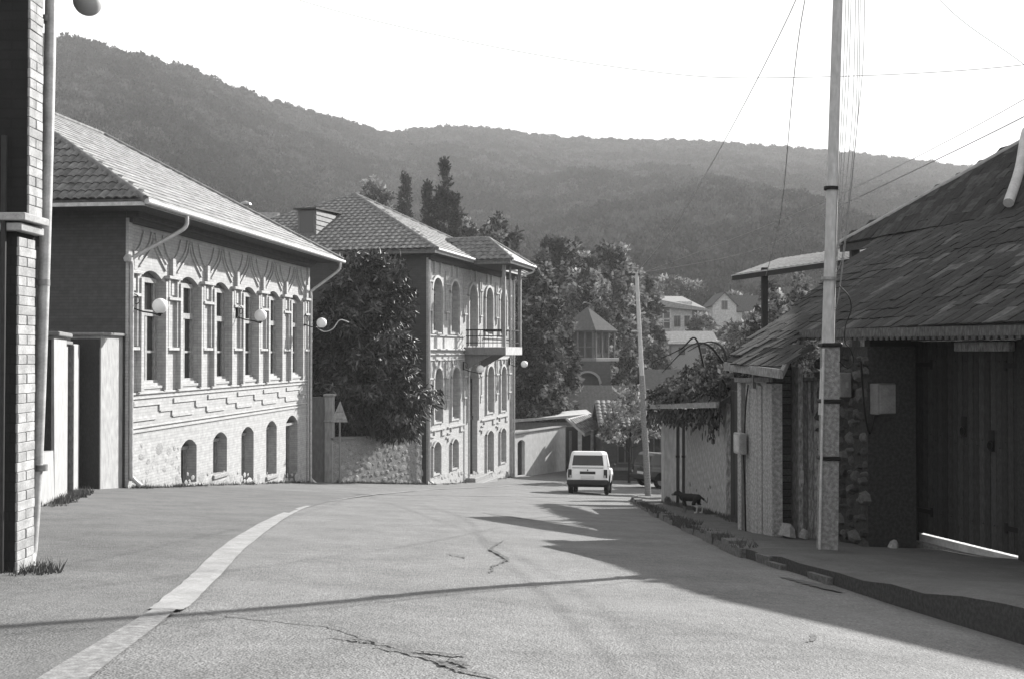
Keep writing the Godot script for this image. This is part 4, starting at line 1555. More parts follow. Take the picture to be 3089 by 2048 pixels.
func far_houses():
	# grey roof glimpsed over the long brick house
	var t = gable_house("house", "grey hipped roof with metal flue between the two brick houses", -22.0, -13.5, 58.0, 66.0, -4.0, 6.2, 7.95, M.plaster_grey, M.tile[0], true)
	var m = MB.new(inv(t))
	m.tube([P(-14.7, 7.2, 60.6), P(-14.7, 8.15, 60.6)], .13, .13, 10)
	m.lathe(P(-14.7, 8.12, 60.6), [[.0, .0], [.34, .05], [.3, .16], [.0, .3]], 10)
	part("flue", m, M.galv, t)
	# white two-storey house with verandas
	t = thing("house", "white two-storey house with verandas up the slope", "house", P(20, 2.5, 143))
	m = MB.new(inv(t))
	m.box(P(16.6, -1.0, 148), P(23.3, 5.9, 141))
	part("wall", m, M.plaster_grey, t)
	m = MB.new(inv(t))
	m.box(P(20.2, -1.0, 140.98), P(23.0, 6.6, 140.4))
	part("bay", m, M.white, t)
	m = MB.new(inv(t))
	m.hexa([P(16.0, 6.4, 148.6), P(25.2, 5.5, 148.6), P(25.2, 5.3, 139.4), P(16.0, 6.2, 139.4)], [P(16.6, 7.4, 148.6), P(23.0, 7.7, 148.6), P(24.6, 5.7, 139.4), P(16.0, 7.3, 139.4)])
	part("roof", m, M.roof_pale, t)
	for y in [3.7, 5.0]:
		m = MB.new(inv(t))
		m.box(P(16.4, y - .75, 141), P(20.2, y - .55, 139.6))
		m.box(P(16.4, y + .25, 139.7), P(20.2, y + .38, 139.58))
		part("veranda", m, M.plaster, t)
		for k in 5:
			m = MB.new(inv(t))
			var x = 16.5 + k * .9
			m.box(P(x - .06, y - .55, 139.72), P(x + .06, y + .6, 139.6))
			part("post", m, M.white, t)
	windows_on(t, [[20.7, 3.4, 21.5, 4.8, 140.4], [22.0, 3.4, 22.7, 4.8, 140.4], [17.0, 4.6, 17.9, 6.0, 141.0], [18.6, 4.6, 19.5, 6.0, 141.0]], .1, M.wood_grey, M.pane_far)
	# white gabled house with a dark roof
	t = gable_house("house", "white gabled house with small attic window and dark roof", 27.0, 30.2, 148, 155, 4.0, 6.5, 8.3, M.white, M.shingle_far)
	windows_on(t, [[28.2, 5.9, 29.0, 7.1, 148.0]], .08, M.wood_grey, M.pane_far)
	t = gable_house("house", "dark-roofed white wing joined to the gabled house", 29.9, 34.2, 151, 157, 3.8, 5.9, 8.1, M.white, M.shingle_far, true)
	windows_on(t, [[31.6, 4.5, 32.5, 5.6, 151.0]], .08, M.wood_grey, M.pane_far)
	# stone house with small windows, pale sheet roof
	t = gable_house("house", "old stone house with two tiny windows under a pale sheet roof", 15.2, 19.4, 105, 111, -2.0, 1.1, 2.2, M.stone[2], M.roof_pale, true)
	windows_on(t, [[15.9, -.1, 16.5, .6, 105.0], [18.0, .0, 18.5, .55, 105.0]], .08, M.wood[1], M.pane_far)
	t = gable_house("house", "house with a long pale sheet roof behind the small tree", 8.9, 12.6, 71.5, 77.0, -4.8, -2.75, -1.05, M.plaster, M.sheet, true)
	# hut between trees
	t = gable_house("hut", "little pale hut among the trees left of the turret", 2.2, 4.3, 93, 97, -3.0, 1.7, 2.4, M.plaster, M.sheet, true)

# ------------------------------------------------------------------ the lane of walls and gates on the right
func roof_plane_y(x, d):   # height of the big shingled slope over a point
	return .33 + .528 * (.974 * (x - 4.42) + .225 * (d - 17.05))

func gate_lane():
	rng.seed = 444
	# far pier with its pipes
	var t = thing("wall_pier", "slender plastered pier ending the right-hand walls", "wall", P(4.8, -4.7, 33.2))
	var m = MB.new(inv(t))
	m.cbox(P(4.55, -5.2, 33.6), P(5.6, -1.66, 33.0), .03)
	part("body", m, M.plaster, t)
	for x in [4.80, 4.97]:
		var p = thing("drainpipe", "dark drainpipe standing by the far pier, %s" % ["nearer the street" if x < 4.9 else "nearer the plaster wall"], "pipe", P(x, -4.5, 31.9))
		m = MB.new(inv(p))
		m.tube([P(x, -4.75, 31.9), P(x + .01, -1.75, 31.9)], .05, .05, 10)
		part("pipe", m, M.plastic, p)
		m = MB.new(inv(p))
		m.tube([P(x, -3.0, 31.9), P(x, -2.94, 31.9)], .062, .062, 10)
		part("collar", m, M.iron, p)
	# plaster wall
	var f = frame(5.0, 31.6, 4.48, 23.0)
	var foot = func(s): return ground_y(4.6, 31.6 - s) - .1
	t = thing("street_wall", "long peeling plaster wall under the vine-covered roof", "wall", f * Vector3(4.3, foot.call(4.3), -.2))
	m = MB.new(inv(t, f))
	m.hexa([Vector3(0, -5.2, -.4), Vector3(8.6, -4.4, -.4), Vector3(8.6, -4.4, .02), Vector3(0, -5.2, .02)], [Vector3(0, -1.62, -.4), Vector3(8.6, -1.04, -.4), Vector3(8.6, -1.04, -.01), Vector3(0, -1.62, -.01)])
	part("wall", m, M.plaster_stain, t)
	for k in 16:   # places where the plaster has fallen off
		var s = rf(1.0, 8.4); var y = rf(-1.9, -1.25) - .09 * (8.6 - s) if k < 11 else rf(-3.2, -2.8) - .09 * (8.6 - s)
		place("stone", stones[k % 5], M.stone_dark[k % 4], t, inv(t, f * Transform3D(Basis().scaled(Vector3(rf(.12, .3), rf(.1, .28), .012)), Vector3(s, y, .0))))
	# low vine roof
	t = thing("low_roof", "low old roof smothered in vines above the plaster wall", "roof", P(5.2, -1.0, 28))
	m = MB.new(inv(t))
	m.slab([P(4.12, -1.6, 33.4), P(4.25, -1.02, 22.7), P(6.2, .2, 22.7), P(6.2, -.25, 33.4)], .1)
	part("boards", m, M.wood[2], t)
	m = MB.new(inv(t))
	m.bar(P(4.08, -1.62, 33.5), P(4.22, -1.05, 22.6), .08, .12)
	m.box(P(4.05, -1.72, 33.55), P(4.9, -1.58, 33.42))
	part("eaves_board", m, M.wood_old[2], t)
	# closed door between the wall and the plank shed
	f = frame(4.46, 22.9, 4.30, 18.55)
	t = thing("door", "narrow dark door recessed between plaster wall and plank shed", "door", f * Vector3(2.0, -3.6, 0))
	m = MB.new(inv(t, f))
	m.box(Vector3(0, -4.2, -.2), Vector3(4.3, -.5, -.1))
	part("frame", m, M.wood_black, t)
	for k in 9:
		m = MB.new(inv(t, f))
		m.cbox(Vector3(.15 + k * .46, -4.0, -.098), Vector3(.57 + k * .46, -.75, -.06), .008)
		part("plank", m, M.wood[k % 4], t)
	# plank shed
	f = frame(3.80, 18.55, 3.98, 16.82)
	t = thing("plank_shed", "shed of weathered pale planks projecting into the walk", "shed", f * Vector3(.9, -3.3, -.4))
	m = MB.new(inv(t, f))
	m.box(Vector3(.02, -3.7, -.16), Vector3(1.72, -.46, -.035))
	part("wall", m, M.plaster_old, t)
	for k in 8:
		var a = .0 + k * .217
		m = MB.new(inv(t, f))
		var jut = rf(0, .03)
		m.cbox(Vector3(a + .006, -3.5 + rf(-.05, .12), -.034), Vector3(a + .217 - rf(.004, .03), -.45 - rf(0, .06), .0 + jut), .008)
		part("plank", m, M.plaster_old if k not in [1] else M.wood_old[0], t)
	m = MB.new(inv(t, f))
	m.bar(Vector3(.02, -.44, .03), Vector3(1.75, -.40, .03), .06, .07)
	part("top_rail", m, M.wood_old[1], t)
	m = MB.new(inv(t, f))
	m.bar(Vector3(1.0, -.55, .05), Vector3(1.02, -.12, .05), .05, .05)
	part("prop", m, M.paint, t)
	m = MB.new(inv(t, f))
	m.tube(smooth([Vector3(.52, -1.35, .05), Vector3(.6, -.85, .05), Vector3(.72, -.5, .05)], 4), .012, .012, 6)
	m.tube(smooth([Vector3(.5, -1.65, .06), Vector3(.54, -2.3, .05), Vector3(.6, -3.2, .05)], 4), .014, .014, 6)
	part("cable", m, M.iron, t)
	t = thing("meter_box", "small white box fixed to the weathered planks", "box", f * Vector3(.45, -1.64, .04))
	m = MB.new(inv(t, f))
	m.cbox(Vector3(.28, -1.64, .04), Vector3(.62, -1.3, .16), .01)
	part("body", m, M.box_pale, t)
	m = MB.new(inv(t, f))
	m.cbox(Vector3(.31, -1.61, .161), Vector3(.59, -1.33, .17), .004)
	part("door", m, M.white, t)
	# dark brick doorway facing the viewer and the plaster strip beside it
	f = frame(3.98, 16.84, 4.74, 16.9)
	t = thing("doorway", "deep dark brick doorway beside the pale planks", "door", f * Vector3(.2, -3.1, -.2))
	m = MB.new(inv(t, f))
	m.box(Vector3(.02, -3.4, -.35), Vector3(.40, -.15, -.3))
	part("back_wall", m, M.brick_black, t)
	for r in 27:
		for k in 2:
			m = MB.new(inv(t, f))
			var x0 = .03 + (.1 if r % 2 else .19) if k else .03
			var x1 = .395 if k else .03 + (.09 if r % 2 else .18)
			m.cbox(Vector3(x0, -3.2 + r * .11, -.299), Vector3(x1, -3.11 + r * .11, -.285 + rf(0, .01)), .004)
			part("brick", m, M.stone_dark[rng.randi() % 2], t)
	m = MB.new(inv(t, f))
	m.box(Vector3(.40, -3.4, -.3), Vector3(.47, -.2, .03))
	part("jamb", m, M.wood_old[2], t)
	t = thing("old_door", "weathered pale door leaf between dark doorway and leaning pole", "door", f * Vector3(.6, -3.1, -.03))
	for k in 3:
		m = MB.new(inv(t, f))
		m.cbox(Vector3(.475 + k * .1, -3.05, -.1), Vector3(.57 + k * .1, -.42, -.05 + .012 * (k % 2)), .006)
		part("plank", m, M.wood_old[1 + k], t)
	m = MB.new(inv(t, f))
	m.box(Vector3(.47, -.42, -.12), Vector3(.78, -.36, .02))
	m.box(Vector3(.62, -.9, -.06), Vector3(.65, -.42, -.02))
	part("frame", m, M.wood_old[0], t)
	m = MB.new(inv(t, f))
	m.cbox(Vector3(.42, -1.98, .031), Vector3(.475, -1.78, .06), .006)
	part("switch_box", m, M.box_pale, t)
	# stone wall by the pole
	f = frame(4.75, 16.95, 4.90, 15.2)
	t = thing("stone_wall", "rubble stone wall behind the leaning pole", "wall", f * Vector3(.9, -2.9, -.2))
	m = MB.new(inv(t, f))
	m.box(Vector3(0, -3.2, -.7), Vector3(1.757, .1, -.01))
	part("wall", m, M.mortar_dark, t)
	stone_field(t, f, -.05, 1.72, func(s): return -3.0 + .05 * s, func(s): return .0, .27, .09, M.stone_dark, 120, 61, -.01)
	var fj = frame(4.90, 15.2, 5.66, 15.6)
	m = MB.new(inv(t, fj))
	m.box(Vector3(.06, -3.0, -.1), Vector3(.85, .3, 0))
	part("jamb", m, M.brick_black, t)
	# two meter boxes
	t = thing("meter_box", "grey metal box with a dark keyhole beside the leaning pole", "box", f * Vector3(.5, -.6, .1))
	m = MB.new(inv(t, f))
	m.cbox(Vector3(.62, -.62, .05), Vector3(1.35, -.27, .22), .012)
	part("body", m, M.box, t)
	m = MB.new(inv(t, f))
	m.box(Vector3(1.352, -.48, .10), Vector3(1.356, -.40, .14))
	part("hinge", m, M.wire, t)
	m = MB.new(inv(t, f))
	m.box(Vector3(1.05, -.48, .221), Vector3(1.1, -.40, .224))
	part("keyhole", m, M.wire, t)
	t = thing("meter_box", "pale cabinet on the dark gate jamb with a cable below", "box", fj * Vector3(.2, -.85, .0))
	m = MB.new(inv(t, fj))
	m.cbox(Vector3(.04, -.84, .003), Vector3(.38, -.41, .17), .012)
	part("body", m, M.box, t)
	m = MB.new(inv(t, fj))
	m.cbox(Vector3(.06, -.82, .171), Vector3(.36, -.43, .18), .005)
	part("door", m, M.box_pale, t)
	m = MB.new(inv(t, fj))
	m.tube(smooth([Vector3(.06, -.84, .08), Vector3(.0, -1.1, .05), Vector3(-.1, -.8, .06), Vector3(-.16, -.1, .05)], 5), .016, .016, 6)
	part("cable", m, M.iron, t)
	# the gate
	f = frame(5.66, 15.6, 6.24, 13.65)
	var L = 2.034
	t = thing("gate", "tall dark two-leaf gate of vertical planks with iron hinges", "gate", f * Vector3(L / 2, -2.55, 0))
	for k in 19:
		var a = .03 + k * .104
		m = MB.new(inv(t, f))
		m.cbox(Vector3(a + .003, -2.515, -.13), Vector3(a + .101, .17, -.085 + rf(-.004, .004)), .006)
		part("plank", m, M.wood[[1, 1, 2, 1, 1, 0, 1, 1, 2, 1, 2, 1, 3, 1, 3, 2, 1, 2, 1][k]], t)
	for y in [-2.3, -1.2, -.1]:
		m = MB.new(inv(t, f))
		m.box(Vector3(.02, y - .06, -.18), Vector3(L - .02, y + .06, -.135))
		part("ledge", m, M.wood[0], t)
	for y in [-.15, -2.2]:
		for q in [[.0, .36], [1.75, L]]:
			m = MB.new(inv(t, f))
			m.cbox(Vector3(q[0], y - .035, -.084), Vector3(q[1], y + .035, -.07), .004)
			m.cbox(Vector3(q[1] - .05 if q[0] < 1 else q[0], y - .07, -.084), Vector3(q[1] if q[0] < 1 else q[0] + .05, y + .07, -.068), .004)
			part("hinge", m, M.iron, t)
	for q in [[1.0, -.95], [1.52, -1.1]]:
		m = MB.new(inv(t, f))
		m.cbox(Vector3(q[0] - .05, q[1] - .16, -.084), Vector3(q[0] + .05, q[1] + .12, -.072), .004)
		part("lock_plate", m, M.iron, t)
		m = MB.new(inv(t, f))
		var ring = []
		for j in 13:
			ring.append(Vector3(q[0] + .05 * sin(TAU * j / 12.0), q[1] - .08 + .06 * cos(TAU * j / 12.0), -.055))
		m.tube(ring, .01, .01, 6)
		part("ring_handle", m, M.iron, t)
	for r in 4:
		for k in 17:
			m = MB.new(inv(t, f))
			var x = .08 + k * .104 + .026
			var y = [-2.2, -1.2, -1.12, -.1][r]
			if (k + r) % 2 == 0:
				m.cbox(Vector3(x - .009, y - .009, -.086), Vector3(x + .009, y + .009, -.074), .004)
				part("nail", m, M.iron, t)
	m = MB.new(inv(t, f))
	m.box(Vector3(-.12, .18, -.2), Vector3(L + .3, .66, -.06))
	part("lintel", m, M.wood[0], t)
	m = MB.new(inv(t, f))
	m.box(Vector3(-.14, -2.7, -.16), Vector3(.028, .178, -.08))
	m.box(Vector3(L - .02, -2.7, -.16), Vector3(L + .12, .178, -.08))
	part("gate_frame", m, M.wood[0], t)
	m = MB.new(inv(t, f))
	m.cbox(Vector3(.95, .03, -.05), Vector3(1.98, .15, .04), .008)
	part("lintel_board", m, M.wood_old[3], t)
	m = MB.new(inv(t, f))
	m.box(Vector3(-.1, -2.9, -.25), Vector3(L + .1, -2.64, .0))
	part("threshold", m, M.concrete, t)
	# yard floor behind the gate
	m = MB.new(f)
	m.box(Vector3(-.2, -3.3, -3.2), Vector3(L + .1, -2.54, -.1))
	tag(part("yard_floor", m, M.white), "pale yard floor seen under the gate", "", "", "structure")
	# pier right of the gate
	t = thing("gate_pier", "rough stone pier at the right frame edge beside the gate", "wall", P(6.8, -2.7, 13.4))
	m = MB.new(inv(t))
	m.box(P(6.25, -3.0, 13.62), P(8.0, .72, 13.2))
	part("body", m, M.mortar_dark, t)
	stone_field(t, Transform3D(Basis(), P(6.25, 0, 13.2)), .0, 1.6, func(s): return -2.75, func(s): return .1, .3, .06, M.stone_dark, 60, 71, .0)
	t = thing("added_wall", "dark unseen house wall beyond the stone pier, added to block sun", "wall", P(7.0, -2.6, 10.5))  # unseen wall added to keep sun off the walk
	m = MB.new(inv(t))
	m.hexa([P(8.0, -3.2, 13.25), P(6.5, -3.2, 13.25), P(7.4, -3.0, 7.6), P(10.2, -3.0, 8.4)].duplicate(), [P(8.0, 1.4, 13.25), P(6.5, .88, 13.25), P(7.4, .70, 7.6), P(10.2, 1.9, 8.4)])
	part("wall", m, M.brick_black, t)
	# the big shingled roof over gate, doorway and planks
	var poly = [[3.43, 17.6], [3.74, 15.3], [4.40, 16.95], [5.75, 11.3], [6.7, 7.6], [10.2, 8.4], [9.3, 12.1], [7.93, 22.1]]
	t = thing("shingled_roof", "sagging dark shingled roof over the gate and plank shed", "roof", P(6.0, .4, 16))
	m = MB.new(inv(t))
	var p2 = PackedVector2Array()
	for q in poly:
		p2.append(Vector2(q[0], q[1]))
	var ids = Geometry2D.triangulate_polygon(p2)
	for k in range(0, ids.size(), 3):
		var w = []
		for j in 3:
			var q = poly[ids[k + j]]
			w.append(P(q[0], roof_plane_y(q[0], q[1]), q[1]))
		if (w[1] - w[0]).cross(w[2] - w[0]).y < 0:
			w = [w[0], w[2], w[1]]
		m.slab(w, .06)
	var deck = part("deck", m, M.wood[1], t)
	var xa = Vector3(.2254, 0, .9743)   # along the eaves towards the viewer
	var up = Vector3(.974, .528, -.225).normalized()
	var nn = xa.cross(up).normalized()
	var o0 = P(4.42, .33, 17.05)
	var smesh = []
	for k in 5:
		var sm = MB.new()
		rng.seed = 500 + k
		var j = rf(-.02, .02); var l = rf(-.012, .012)
		var lift = .018 + rf(0, .012)
		var p = [Vector3(-.103, -.02 + j, 0), Vector3(-.03 + l, -.025, 0), Vector3(.05, -.018 + l, 0), Vector3(.103, -.02 - j, 0)]
		for i in 3:   # a thin tile with a worn lower edge
			var a = p[i]; var b = p[i + 1]
			var au = Vector3(a.x, .36, 0); var bu = Vector3(b.x, .36, 0)
			var za = Vector3(0, 0, lift - absf(a.x) * .08); var zb = Vector3(0, 0, lift - absf(b.x) * .08)
			sm.quad(a + za, b + zb, bu + Vector3(0, 0, .006), au + Vector3(0, 0, .006))
			sm.quad(a, b, b + zb, a + za)
		sm.quad(p[0] + Vector3(0, .34, 0), p[0], p[0] + Vector3(0, 0, lift - .008), p[0] + Vector3(0, .34, .006))
		sm.quad(p[3], p[3] + Vector3(0, .34, 0), p[3] + Vector3(0, .34, .006), p[3] + Vector3(0, 0, lift - .008))
		smesh.append(sm.mesh())
	var moss = FastNoiseLite.new()
	moss.seed = 9
	moss.frequency = .55
	var all = []
	rng.seed = 88
	for r in range(-6, 20):
		for c in range(-36, 56):
			var pos = o0 + xa * (c * .21 + (.105 if posmod(r, 2) else 0.0) + rf(-.008, .008)) + up * (r * .27)
			var pd = -pos.z
			if not Geometry2D.is_point_in_polygon(Vector2(pos.x + up.x * .08, pd - up.z * .08), p2):
				continue
			var sag = .03 * sin(pd * .9) * sin(r * .5)
			var tilt = Basis(xa, up, nn) * Basis(Vector3(1, 0, 0), .03 + rf(-.012, .02)) * Basis(Vector3(0, 0, 1), rf(-.05, .05))
			var tone = clampf(.42 + moss.get_noise_2d(pos.x * 2.0, pd * 1.5) * .9 + rf(-.35, .35), 0.0, .999)
			var u = pos.x / pd
			all.append([pd if u < .47 else pd + 100.0, inv(t, Transform3D(tilt, pos + nn * (.02 + sag + rf(0, .012)))), int(pow(tone, 1.5) * 5.0), rng.randi() % 5])
	all.sort_custom(func(a, b): return a[0] < b[0])
	var rest = [[], []]
	for k in all.size():
		var q = all[k]
		if k < 300:
			place("shingle", smesh[q[3]], M.shingle[q[2]], t, q[1])
		else:
			rest[0 if q[2] < 2 else 1].append(q[1])
	many("shingles", smesh[0], M.shingle[1], t, rest[0])
	many("shingles", smesh[2], M.shingle[3], t, rest[1])
	m = MB.new(inv(t))   # scalloped trim under the eaves
	m.bar(P(4.40, .30, 16.9), P(6.7, .22, 7.6), .04, .12)
	part("eaves_board", m, M.wood_old[0], t)
	for k in 44:
		m = MB.new(inv(t))
		var q = P(4.40, .25, 16.9).lerp(P(6.7, .17, 7.6), (k + .5) / 75.0)
		m.slab([q + xa * -.058, q + xa * -.03 + Vector3(0, -.05, 0), q + xa * .03 + Vector3(0, -.05, 0), q + xa * .058], .02)
		part("scallop", m, M.wood_old[0], t)
	m = MB.new(inv(t))
	m.bar(P(3.42, -.20, 17.65), P(3.73, -.28, 15.25), .05, .13)
	part("eaves_board", m, M.wood_old[2], t)
	m = MB.new(inv(t))
	m.bar(P(3.74, -.28, 15.26), P(4.40, .24, 16.9), .05, .1)
	part("verge_board", m, M.wood_old[1], t)
	for k in 9:   # ridge tiles
		m = MB.new(inv(t))
		var a = P(7.93, 2.33, 22.1).lerp(P(9.3, 2.24, 12.1), .30 + k * .035)
		m.tube([a + Vector3(-.35, -.18, .04), a + Vector3(.1, .06, 0)], .10, .10, 8)
		part("ridge_tile", m, M.shingle[4], t)
	# upper hipped roof on posts; its unseen near end stretched to block sun
	t = thing("shingled_roof", "upper dark hipped roof rising to the right frame edge", "roof", P(10.0, 2.2, 19))
	var A = P(9.6, 4.1, 18.6)
	var c0 = P(6.7, 2.24, 22.5); var c1 = P(9.7, 2.24, 11.4); var A2 = P(10.78, 4.1, 14.25); var c2 = P(12.8, 2.24, 12.25); var c3 = P(9.9, 2.24, 23.3)
	m = MB.new(inv(t))
	m.slab([c0, c1, A2, A], .08)
	m.slab([c1, c2, A2], .08)
	m.slab([c2, c3, A, A2], .08)
	m.slab([c3, c0, A], .08)
	part("deck", m, M.wood[1], t)
	rest = []
	var cnt = 0
	var x2 = (c1 - c0).normalized()
	var n2 = x2.cross(A - c0).normalized()
	var y2 = n2.cross(x2)
	var wid = (c1 - c0).length(); var hgt = (A - c0).dot(y2); var ax = (A - c0).dot(x2)
	for r in 24:
		var tt = (r + .5) * .24 / hgt
		if tt > 1.0:
			break
		var lo = ax * tt; var hi = minf(9.0, lerpf(wid, ax + (A2 - A).length(), tt))
		for c in 40:
			var x = c * .26 + (.13 if r % 2 else 0.0)
			if x > lo and x < hi:
				var xf = Transform3D((Basis(x2, y2, n2) * Basis(Vector3(1, 0, 0), .04 + rf(-.01, .02)) * Basis(Vector3(0, 0, 1), rf(-.03, .03))).scaled_local(Vector3(1.24, .9, 1.0)), c0 + x2 * x + y2 * (r * .24) + n2 * rf(.01, .02))
				if cnt < 290:
					place("shingle", smesh[rng.randi() % 4], M.shingle[mini(3, int(pow(rng.randf(), 1.5) * 4.2))], t, inv(t, xf))
					cnt += 1
				else:
					rest.append(inv(t, xf))
	if rest.size() > 0:
		many("shingles", smesh[1], M.shingle[2], t, rest)
	m = MB.new(inv(t))
	m.tube([c0, c0.lerp(A, .5), A], .07, .07, 8)
	part("hip_cap", m, M.galv, t)
	m = MB.new(inv(t))
	m.tube(smooth([P(8.00, 2.42, 17.7), P(8.5, 3.05, 18.4), P(8.97, 3.75, 19.2), P(9.15, 3.95, 19.5)], 4), .085, .085, 10)
	part("metal_pipe", m, M.white, t)
	for q in [[6.95, 22.3], [9.6, 11.7], [12.4, 12.6], [9.8, 23.0]]:
		m = MB.new(inv(t))
		m.box(P(q[0] - .08, -4.5, q[1] + .08), P(q[0] + .08, 2.2, q[1] - .08))
		part("post", m, M.wood[2], t)
	m = MB.new(inv(t))
	m.bar(c0 + Vector3(.05, -.1, 0), c1 + Vector3(.05, -.1, 0), .08, .14)
	part("fascia", m, M.wood[2], t)
	# open shed roof behind
	t = thing("shed_roof", "flat corrugated awning on a thin post behind the shingles", "roof", P(6.2, 1.6, 24))
	m = MB.new(inv(t))
	var d0 = P(5.65, 1.98, 28.0); var d1 = P(7.6, 2.07, 23.4); var d2 = P(8.9, 2.5, 24.1); var d3 = P(7.4, 2.6, 30.4)
	m.slab([d0, d1, d2, d3], .03)
	for k in 22:
		var a = (k + .5) / 22.0
		m.bar(d0.lerp(d1, a) + Vector3(0, .015, 0), d3.lerp(d2, a) + Vector3(0, .015, 0), .09, .03)
	part("sheet", m, M.tile[0], t)
	m = MB.new(inv(t))
	m.bar(d0 + Vector3(-.02, -.07, 0), d1 + Vector3(-.02, -.07, 0), .06, .11)
	part("fascia", m, M.wood[0], t)
	m = MB.new(inv(t))
	m.bar(d0 + Vector3(-.06, .0, 0), d1 + Vector3(-.06, .0, 0), .02, .02)
	part("drip_edge", m, M.gutter, t)
	for q in [[6.2, 27.0], [7.72, 23.6]]:
		m = MB.new(inv(t))
		m.box(P(q[0] - .07, -4.5, q[1] + .07), P(q[0] + .07, 2.1, q[1] - .07))
		part("post", m, M.wood[0], t)
	# rubble on the walk
	rng.seed = 90
	for q in [[4.12, 16.55, .34, "pale rubble block at the foot of the dark doorway"], [4.35, 16.5, .22, "small rubble stone leaning on the pale door foot"], [4.55, 32.2, .3, "dark boulder by the far wall pier"], [5.15, 14.9, .2, "small stone at the gate jamb corner"]]:
		var b = Basis.from_euler(Vector3(-1.2 + rf(-.2, .2), rf(0, 6), 0)).scaled_local(Vector3(q[2], q[2] * .8, q[2] * .5))
		var o = place("rubble_stone", stones[rng.randi() % 5], M.stone[1] if q[1] < 20 else M.stone_dark[1], self, Transform3D(b, P(q[0], ground_y(q[0], q[1]) + walk_h(q[1]) + .02, q[1])))
		tag(o, q[3], "stone", "loose stones on the walk")

# ------------------------------------------------------------------ trees and plants
func leaf(mb, o, dir, l, w, col):   # a folded leaf: four triangles' worth of blade along dir
	var side = dir.cross(Vector3(rng.randf() - .5, rng.randf() - .5, rng.randf() - .5)).normalized() * (w * .5)
	var tip = o + dir * l
	var mid = o + dir * l * .45 + dir.cross(side).normalized() * w * .12
	mb.col = col
	mb.tri(o, mid + side, tip)
	mb.tri(o, tip, mid - side)

func rnd_dir():
	var z = rf(-1, 1); var a = rf(0, TAU); var r = sqrt(1 - z * z)
	return Vector3(r * cos(a), z, r * sin(a))

func clumps(mb, o, rad, n_clump, per, size, l, w, lo, hi, droop = 0.3, hollow = .55):
	# leaf clumps through an ellipsoid, each with a tone of its own
	for k in n_clump:
		var d = rnd_dir()
		var q = pow(rng.randf(), .45)
		q = lerpf(hollow, 1.0, q) * rf(.85, 1.12)
		var c = o + Vector3(d.x * rad.x, d.y * rad.y, d.z * rad.z) * q
		var tone = lerpf(lo, hi, pow(rng.randf(), 2.0))
		for i in per:
			var p = c + rnd_dir() * size * pow(rng.randf(), .5)
			var dir = (rnd_dir() * .9 + d * .5 + Vector3(0, -droop, 0)).normalized()
			var v = tone * rf(.5, 1.8)
			leaf(mb, p, dir, l * rf(.6, 1.3), w * rf(.7, 1.2), Color(v, v, v))

func trunk(t, at, h, r, limbs, reach):
	var m = MB.new(inv(t))
	var top = at + Vector3(rf(-.2, .2), h, rf(-.2, .2))
	m.tube(smooth([at, at.lerp(top, .35) + Vector3(rf(-.12, .12), 0, rf(-.12, .12)), at.lerp(top, .7) + Vector3(rf(-.15, .15), 0, rf(-.15, .15)), top], 4), r, r * .35, 8)
	var tr = part("trunk", m, M.bark, t)
	for k in limbs:
		m = MB.new(inv(t))
		var a = at.lerp(top, rf(.35, .9))
		var d = rnd_dir(); d.y = absf(d.y) * .6 + .25
		var b = a + d.normalized() * reach * rf(.6, 1.0)
		m.tube(smooth([a, a.lerp(b, .5) + Vector3(0, -.08, 0), b], 3), r * .4, r * .1, 6)
		part("limb", m, M.bark, tr)

func tree(called, label, at, crowns, n_clump, per, size, l, w, lo, hi, trunk_h, trunk_r, group = "", droop = .3, m_leaf = null):
	# crowns: [offset from the foot, radii]
	var t = thing(called, label, "tree", at, group)
	trunk(t, at - Vector3(0, .3, 0), trunk_h, trunk_r, 6, crowns[0][1].x)
	var mb = MB.new(inv(t))
	mb.tint = true
	var vol = 0.0
	for c in crowns:
		vol += c[1].x * c[1].y
	for c in crowns:
		clumps(mb, at + c[0], c[1], int(n_clump * c[1].x * c[1].y / vol), per, size, l, w, lo, hi, droop)
	part("crown", mb, m_leaf if m_leaf else M.leaf, t)
	return t

